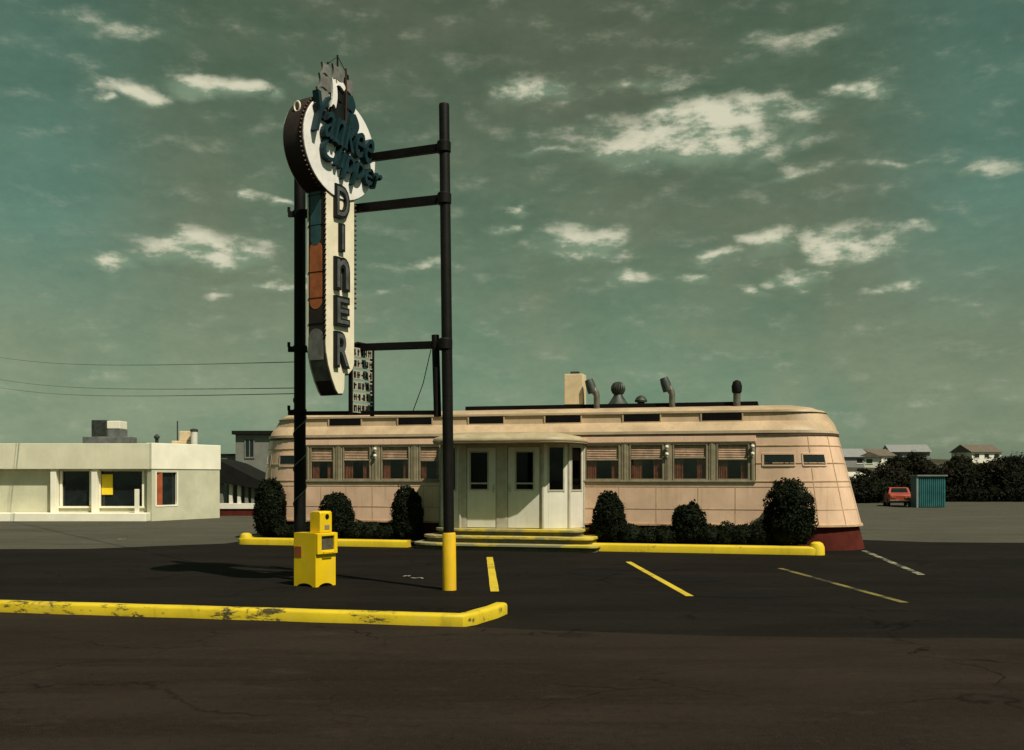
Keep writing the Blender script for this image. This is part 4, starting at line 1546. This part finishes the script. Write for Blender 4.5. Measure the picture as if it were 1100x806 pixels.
seg_panel(m, B0 + ax * (wo0 + .03) + nn_ * .5, B0 + ax * (wo1 - .03) + nn_ * .5, .54, .60, .10)
m.build('frame', M['bld_white'], wo_)
# left wing
LW0 = B0 + Vector((-.02, .02, 0))
def wing_x(px, Y=None):
    return (px - HX) / F * (Y or LW0.y)
WY = LW0.y
pane_spans = [(107, 154), (66, 97.5)]
xl = wing_x(-170)
m = MB()
m.box(xl, LW0.x, WY, WY + .3, ZBAND, HT - .02)
m.build('parapet', M['bld_cream'], cb, bevel=.015)
m = MB()
RY = WY + .35
edges = [LW0.x] + [wing_x(v, RY) for sp_ in pane_spans for v in (sp_[1], sp_[0])] + [xl]
for i in range(0, len(edges), 2):
    m.box(edges[i + 1], edges[i], RY, RY + .2, 0, ZBAND + .02)
for (a, b) in pane_spans:
    m.box(wing_x(a, RY), wing_x(b, RY), RY + .002, RY + .198, 0, .56)
    m.box(wing_x(a, RY), wing_x(b, RY), RY + .002, RY + .198, 1.90, ZBAND + .018)
m.build('wall', M['bld_green'], cb)
for i, (a, b) in enumerate(pane_spans):
    wo_ = MB().box(wing_x(a, RY), wing_x(b, RY), RY + .10, RY + .12, .56, 1.90).build('window', M['dark_glass'], cb)
    f_ = MB()
    xa, xb = wing_x(a, RY), wing_x(b, RY)
    f_.box(xa - .05, xa + .04, RY - .03, RY + .05, .50, 1.93)
    f_.box(xb - .04, xb + .05, RY - .03, RY + .05, .50, 1.93)
    f_.box(xa - .08, xb + .08, RY - .06, RY + .05, .49, .555)
    f_.build('frame', M['bld_white'], wo_)
    if i == 0:
        MB().box(xa + .06, wing_x(120.5, RY), RY + .05, RY + .07, 1.0, 1.78).build('poster', M['poster'], wo_)
for px in (102, 58):
    m = MB()
    m.box(wing_x(px - 3.5, WY + .1), wing_x(px + 2.5, WY + .1), WY + .06, WY + .33, .30, ZBAND - .002)
    m.build('pilaster', M['bld_white'], cb, bevel=.01)
m = MB()
m.box(xl, wing_x(157, WY - .4), WY - .45, WY + .33, 0, .32)
m.build('plinth', M['bld_white'], cb, bevel=.02)
m = MB()
m.box(wing_x(147.5, WY), wing_x(151.5, WY), WY - .3, WY - .16, .32, 1.22)
m.build('rail_post', M['bld_white'], cb, bevel=.01)
# roof slab
roof_pts = [(B0.x - .1, B0.y + .2), (B1.x - .1, B1.y), (far1.x, far1.y - .1), (xl, WY + 12), (xl, WY + .2)]
MB().prism(roof_pts, HT - .40, HT - .34).build('roof', M['roof_dark'], cb)
m = MB()
m.segment((xl, WY + 12), (xl, WY + .3), .2, 0, HT - .03)
m.segment((far1.x, far1.y), (xl, WY + 12), .2, 0, HT - .03)
m.build('back_wall', M['bld_green'], cb)

# things on the shop roof
q = at(117, 472, 43)
t = thing('rooftop_unit', 'grey boxy air handler with pale end panel on the shop roof', 'air handler', (q.x, q.y, HT - .34))
MB().box(-.95, 1.0, -.4, .5, 0, .72).build('platform', M['hvac'], t, bevel=.02)
MB().box(-.62, .02, -.3, .5, .722, 1.42).build('cabinet', M['vent_dark'], t, bevel=.03)
MB().box(.03, .58, -.3, .5, 1.05, 1.38).build('end_panel', M['bld_white'], t, bevel=.02)
MB().box(.03, .62, -.28, .45, .722, 1.04).build('duct', M['hvac'], t, bevel=.02)
q = at(168.5, 473, 41.5)
t = thing('vent_pipe', 'thin dark vent pipe near the corner of the shop roof', 'vent pipe', (q.x, q.y, HT - .34))
MB().lathe([(.07, 0), (.07, .62)], (0, 0, 0), 10).build('pipe', M['vent_dark'], t, smooth=True)
MB().lathe([(.11, .60), (.12, .68), (.03, .78)], (0, 0, 0), 10).build('cap', M['vent_dark'], t, smooth=True)
q = at(196, 476, 45)
t = thing('chimney', 'stepped beige masonry chimney with thin mast on the shop roof', 'chimney', (q.x, q.y, HT - .34))
MB().box(-.42, .42, -.2, .4, 0, .62).build('stack', M['tan_chimney'], t, bevel=.02)
MB().box(-.10, .42, -.15, .35, .622, 1.05).build('upper_stack', M['tan_chimney'], t, bevel=.02)
MB().tube([(-.22, 0, .62), (-.22, 0, 1.5)], .03, 8).build('mast', M['vent_dark'], t)
q = at(208.5, 476, 44.6)
t = thing('flue', 'slim white flue pipe with dark cap beside the beige chimney', 'flue', (q.x, q.y, HT - .34))
MB().lathe([(.15, 0), (.15, 1.02)], (0, 0, 0), 12).build('pipe', M['white'], t, smooth=True)
MB().lathe([(.17, 1.02), (.17, 1.10), (.08, 1.14)], (0, 0, 0), 12).build('cap', M['vent_dark'], t, smooth=True)

# ------------------------------------------------------------------ shed and grey house behind
Y = 44.0
sx = lambda px: (px - HX) / F * Y
zz_ = lambda py: EYE + (HY - py) / F * Y
sh = thing('open_shed', 'dark open sided shed with pale posts above a low red wall', 'shed', (sx(258), Y, 0))
X0 = sx(258)
m = MB()
m.prism([(sx(222) - X0, zz_(492)), (sx(240) - X0, zz_(497)), (sx(296) - X0, zz_(525)), (sx(296) - X0, zz_(528)), (sx(222) - X0, zz_(516))], 0, 4, 'y')
m.build('roof', M['roof_dark'], sh)
for px in (226, 236, 246, 255, 263, 270, 278, 286):
    a = sx(px) - X0
    MB().box(a - .07, a + .07, .25, .38, .45, zz_(519)).build('post', M['house_white'] if px in (246, 255, 226) else M['bld_grey'], sh)
MB().box(sx(220) - X0, sx(296) - X0, .2, .45, zz_(547), zz_(541)).build('rail', M['house_white'], sh, bevel=.01)
MB().box(sx(220) - X0, sx(296) - X0, .25, .40, 0, zz_(547)).build('base_wall', M['red_base'], sh)
MB().box(sx(220) - X0, sx(296) - X0, 3.5, 3.7, 0, zz_(519)).build('back_wall', M['bld_grey'], sh)

Y = 58.0
gh = thing('grey_house', 'tall grey flat roofed house with one dark window behind the shed', 'building', (sx(282), Y, 0))
X0 = sx(282)
MB().box(sx(253) - X0, sx(330) - X0, 0, 8, 0, zz_(467)).build('wall', M['bld_grey'], gh)
MB().box(sx(250) - X0, sx(333) - X0, -.25, 8.3, zz_(467) + .002, zz_(463)).build('roof', M['roof_dark'], gh, bevel=.02)
MB().box(sx(215) - X0, sx(253) - X0 - .003, 1.5, 8, 0, zz_(488.5)).build('wing', M['bld_grey'], gh)
MB().box(sx(214) - X0, sx(253) - X0 - .006, 1.4, 8.1, zz_(488.5) + .002, zz_(487)).build('wing_roof', M['roof_dark'], gh)
wo_ = MB().box(sx(264) - X0, sx(272.5) - X0, -.02, .05, zz_(491), zz_(472)).build('window', M['dark_glass'], gh)
fr_ = MB()
a, b = sx(264) - X0, sx(272.5) - X0
for (e0, e1, z0_, z1_) in ((a - .06, a, zz_(491), zz_(472)), (b, b + .06, zz_(491), zz_(472)), (a - .06, b + .06, zz_(491) - .08, zz_(491)), (a - .06, b + .06, zz_(472), zz_(472) + .06), ((a + b) / 2 - .02, (a + b) / 2 + .02, zz_(491), zz_(472))):
    fr_.box(e0, e1, -.05, .01, z0_, z1_)
fr_.build('frame', M['bld_grey'], wo_)

# ------------------------------------------------------------------ far right: hill, houses, trees, shed, car
HILL = [0, .8, 2.2, 3.4, 4.2, 4.9, 5.3, 5.5, 5.5]


def hill_z(x, y):
    k = min(7.999, max(0, (y - 105) / 22))
    i = int(k)
    return (HILL[i] + (HILL[i + 1] - HILL[i]) * (k - i)) * min(1, max(0, (x + 20) / 45)) * (1 + .18 * mnoise.noise(Vector((x * .03, y * .03, 2)))) - .05


m = MB()
rows = []
for j in range(9):
    y = 105 + j * 22
    rows.append([(x, y, hill_z(x, y)) for x in range(-40, 400, 8)])
m.strip(rows, False)
setting(m.build('hills', M['hill'], smooth=True))


def house(px, py, Y, w, h, d, rot, wallm, roofm, label, gable=True, wins=2):
    b = at(px, py, Y)
    t = thing('house', label, 'house', (b.x, b.y, hill_z(b.x, b.y) - .4), rot, 'houses on the far hillside')
    MB().box(-w / 2, w / 2, 0, d, 0, h + .6).build('wall', wallm, t)
    r = MB()
    if gable:
        r.prism([(-w / 2 - .3, h + .601), (w / 2 + .3, h + .601), (0, h + .6 + w * .26)], -.3, d + .3, 'y')
    else:
        r.prism([(-.35, h + .601), (d + .35, h + .601), (d / 2, h + .6 + d * .24)], -w / 2 - .3, w / 2 + .3, 'x')
    r.build('roof', roofm, t)
    for k in range(wins):
        x = -w / 2 + w * (k + .5) / wins
        wn_ = MB().box(x - .45, x + .45, -.04, .02, .6 + h * .35, .6 + h * .8).build('window', M['dark_glass'], t)
        MB().box(x - .55, x + .55, -.06, -.01, .6 + h * .35 - .12, .6 + h * .35).build('sill', M['house_white'], wn_)


house(914, 498, 165, 6.0, 1.5, 6, .1, M['house_grey'], M['house_grey'], 'grey roofed house half hidden by the diner nose on the hill', False, 2)
house(934, 500, 165, 3.4, 1.5, 6, -.3, M['house_white'], M['house_brown'], 'small white gabled house with brown roof on the hill', True, 1)
house(950, 500, 168, 4.2, 1.6, 5, .35, M['house_white'], M['house_brown'], 'white house with broad brown roof on the hill crest', False, 2)
house(922, 514, 112, 2.8, 1.1, 4, .1, M['house_white'], M['house_white'], 'low white cottage at the foot of the hill beside the trees', True, 2)
house(978, 495, 190, 7.0, 1.6, 6, -.1, M['house_grey'], M['house_grey'], 'long grey house showing above the tree tops', False, 3)
house(1060, 497, 185, 6.0, 1.6, 6, .2, M['house_white'], M['house_brown'], 'white house beyond the teal shed on the hill', False, 3)


def tree(px, ybase, Y, h, r, mat, label, seed, nleaf=4200, size=.105, group='trees beyond the parking lot'):
    rr = random.Random(seed)
    x = (px - HX) / F * Y
    zb_ = 0.0 if Y < 106 else hill_z(x, Y) - .1
    t = thing('tree', label, 'tree', (x, Y, zb_), 0, group)
    tk = MB()
    tk.tube([(0, 0, -.1), (.05, 0, h * .3), (-.04, .03, h * .6)], [.13, .10, .05], 8)
    for k in range(5):
        a = k * 1.26 + rr.uniform(0, .6)
        tk.tube([(0, 0, h * (.25 + .06 * k)), (math.cos(a) * r * .4, math.sin(a) * r * .4, h * (.42 + .06 * k)), (math.cos(a) * r * .75, math.sin(a) * r * .75, h * (.52 + .06 * k))], [.06, .04, .015], 6)
    tk.build('trunk', M['bark'], t, smooth=True)
    cr = MB()
    for k in range(9):
        a = rr.uniform(0, 6.28)
        q = rr.uniform(.1, .62)
        c = (math.cos(a) * r * q, math.sin(a) * r * q, h * rr.uniform(.18, .80))
        s = r * rr.uniform(.40, .58)
        leaves(cr, c, (s, s, s * .8), nleaf // 9, size, rr, .35, .2, 0.1)
    leaves(cr, (0, 0, h * .5), (r * .8, r * .8, h * .46), nleaf // 2, size, rr, .2, .2, .1)
    cr.build('crown', mat, t, recalc=False)


TR = [(905, 541, 66, 2.3, 2.0, 'leaf_far', 'dark bush like tree against the diner nose'),
      (925, 541, 66, 2.1, 1.9, 'leaf_far', 'low dark tree below the white cottage'),
      (943, 541, 67, 2.3, 1.9, 'leaf_far', 'dark tree directly behind the red car'),
      (958, 541, 70, 3.5, 2.0, 'leaf_far2', 'taller olive tree rising over the red car'),
      (975, 541, 71, 3.9, 2.2, 'leaf_far2', 'tallest olive tree between the red car and the teal shed'),
      (990, 541, 72, 3.9, 2.1, 'leaf_far', 'dark tree just behind the teal shed'),
      (1012, 541, 72, 3.5, 2.3, 'leaf_far2', 'olive tree with its crown just past the teal shed'),
      (1036, 541, 71, 3.2, 2.2, 'leaf_far', 'dark round tree, second in the row past the teal shed'),
      (1060, 541, 72, 3.8, 2.3, 'leaf_far2', 'olive tree, third in the row past the teal shed'),
      (1086, 541, 71, 3.3, 2.4, 'leaf_far', 'dark tree, fourth in the row past the teal shed'),
      (1112, 541, 72, 3.8, 2.4, 'leaf_far2', 'olive tree, last in the row past the teal shed'),
      (930, 500, 130, 2.2, 1.7, 'leaf_far', 'small dark tree between two houses on the hill'),
      (964, 495, 150, 3.2, 2.6, 'leaf_far', 'dark tree beside the brown roofed house on the crest'),
      (986, 492, 155, 3.4, 3.0, 'leaf_far', 'dark tree on the crest above the teal shed'),
      (1030, 494, 150, 3.2, 3.0, 'leaf_far2', 'olive tree on the crest between the teal shed and far white house'),
      (1085, 494, 150, 3.4, 3.4, 'leaf_far', 'dark tree on the crest past the far white house')]
for i, a in enumerate(TR):
    k_ = (.76 if a[2] < 100 else .8)
    tree(a[0], a[1], a[2], a[3] * k_, a[4] * .9, M[a[5]], a[6], 100 + i, size=.105 if a[2] < 100 else .17)

ug = MB()
rr = random.Random(77)
for px in range(896, 1150, 6):
    leaves(ug, ((px - HX) / F * 69, 69 + rr.uniform(-.4, .4), .35), (.62, .6, rr.uniform(.55, .95)), 420, .09, rr, .3, .2, .02)
o = ug.build('undergrowth', M['leaf_far'], None, recalc=False)
tag(o, 'dark low scrub growing along the foot of the tree row', 'undergrowth', None, 'stuff')
q = gp(986, 545.5)
ts = thing('metal_shed', 'tall teal corrugated metal shed at the edge of the far lot', 'shed', (q.x, q.y, 0))
wdt, hgt = 1.5, EYE + (HY - 511) / F * q.y
m = MB()
k = 14
for i in range(k):
    a, b = wdt * i / k, wdt * (i + 1) / k
    m.box(a, a + (b - a) * .55, -.03, 0, .05, hgt - .05)
m.box(0, wdt, 0, 1.0, .02, hgt - .05)
m.build('wall', M['teal_paint'], ts)
m = MB()
m.box(-.08, wdt + .08, -.12, 1.1, hgt - .048, hgt + .03)
m.build('roof', M['hvac'], ts, bevel=.01)
MB().box(-.09, -.002, -.05, .04, 0, hgt - .05).build('corner_trim', M['house_grey'], ts)

q = gp(968.5, 544.5)
car = thing('parked_car', 'small red orange hatchback seen from behind beside the teal shed', 'car', (q.x, q.y + .2, 0), math.radians(-14))
WD, LN = 1.28, 2.9
m = MB()
secs = []
for (y, z0_, z1_, w_) in ((0.0, .28, .62, .86), (.08, .22, .70, .97), (.5, .20, .74, 1.0), (1.9, .20, .74, 1.0), (2.75, .22, .64, .96), (2.9, .30, .54, .84)):
    hw_ = WD / 2 * w_
    secs.append([(-hw_, y, z0_), (-hw_ * 1.0, y, (z0_ + z1_) / 2), (-hw_ * .92, y, z1_), (hw_ * .92, y, z1_), (hw_, y, (z0_ + z1_) / 2), (hw_, y, z0_)])
m.strip(secs, True)
m.f.append(tuple(range(6)))
m.f.append(tuple(range(30, 36)))
m.build('body', M['car_red'], car, smooth=True, sharp=35, bevel=.02)
m = MB()
secs = []
for (y, w_, z_) in ((.30, .93, .73), (.62, .78, 1.06), (1.35, .78, 1.08), (1.85, .92, .73)):
    hw_ = WD / 2 * w_
    secs.append([(-hw_, y, z_), (hw_, y, z_), (hw_, y + .02, .70), (-hw_, y + .02, .70)])
m.strip(secs, True)
co = m.build('cabin', M['car_red'], car, smooth=True, sharp=30)
MB().add([(-.46, .352, .80), (.46, .352, .80), (.40, .585, 1.04), (-.40, .585, 1.04)], [(0, 1, 2, 3)]).build('rear_window', M['dark_glass'], co)
for s in (-1, 1):
    MB().add([(s * .585, .55, .78), (s * .585, 1.65, .78), (s * .508, 1.33, 1.04), (s * .508, .68, 1.04)], [(0, 1, 2, 3)]).build('side_window', M['dark_glass'], co)
    MB().box(s * .36 - .12, s * .36 + .12, -.03, .02, .46, .58).build('tail_light', M['rust_panel'], car, bevel=.01)
    for y in (.5, 2.35):
        w_ = MB()
        w_.tube([(s * (WD / 2 - .15), y, .24), (s * (WD / 2 + .015), y, .24)], .24, 18)
        wo_ = w_.build('wheel', M['tyre'], car)
        MB().tube([(s * (WD / 2 + .014), y, .24), (s * (WD / 2 + .025), y, .24)], .13, 14).build('hub_cap', M['chrome'], wo_)
MB().box(-.56, .56, -.07, .03, .30, .38).build('bumper', M['chrome'], car, bevel=.015)

# ------------------------------------------------------------------ wires and small scraps
for (ya, yb, far) in ((384, 389, 'highest'), (409, 417, 'middle'), (417, 423, 'lowest')):
    b = Vector((PL.x - .1, PL.y, EYE + (HY - yb) / F * PL.y))
    a = at(92, ya, 30)
    a = b + (a - b) * 2.4
    pts = [b.lerp(a, i / 24) + Vector((0, 0, -.22 * math.sin(math.pi * i / 24))) for i in range(25)]
    tag(MB().tube(pts, .0075, 5).build('overhead_wire', M['hvac'], smooth=True),
        far + ' of the three thin wires strung from the black pole over the shop', 'wire', 'overhead wires above the cream shop')
for i, (px, py, w, lab) in enumerate(((131, 580, .22, 'small pale paper scrap on the grey pavement before the cream shop'),
                                 (448, 622, .20, 'crumpled pale scrap on the asphalt left of the yellow pole foot'),
                                 (437, 620, .12, 'tiniest pale scrap on the asphalt near the yellow pole foot'))):
    q = gp(px, py)
    rr = random.Random(i)
    m = MB()
    rows = [[(q.x + (a - 2) * w / 4 + rr.uniform(-.02, .02), q.y + (b - 1.5) * w / 5, .010 + rr.uniform(0, .018)) for a in range(5)] for b in range(4)]
    m.strip(rows, False)
    tag(m.build('paper_scrap', M['litter']), lab, 'litter', 'paper scraps on the pavement')
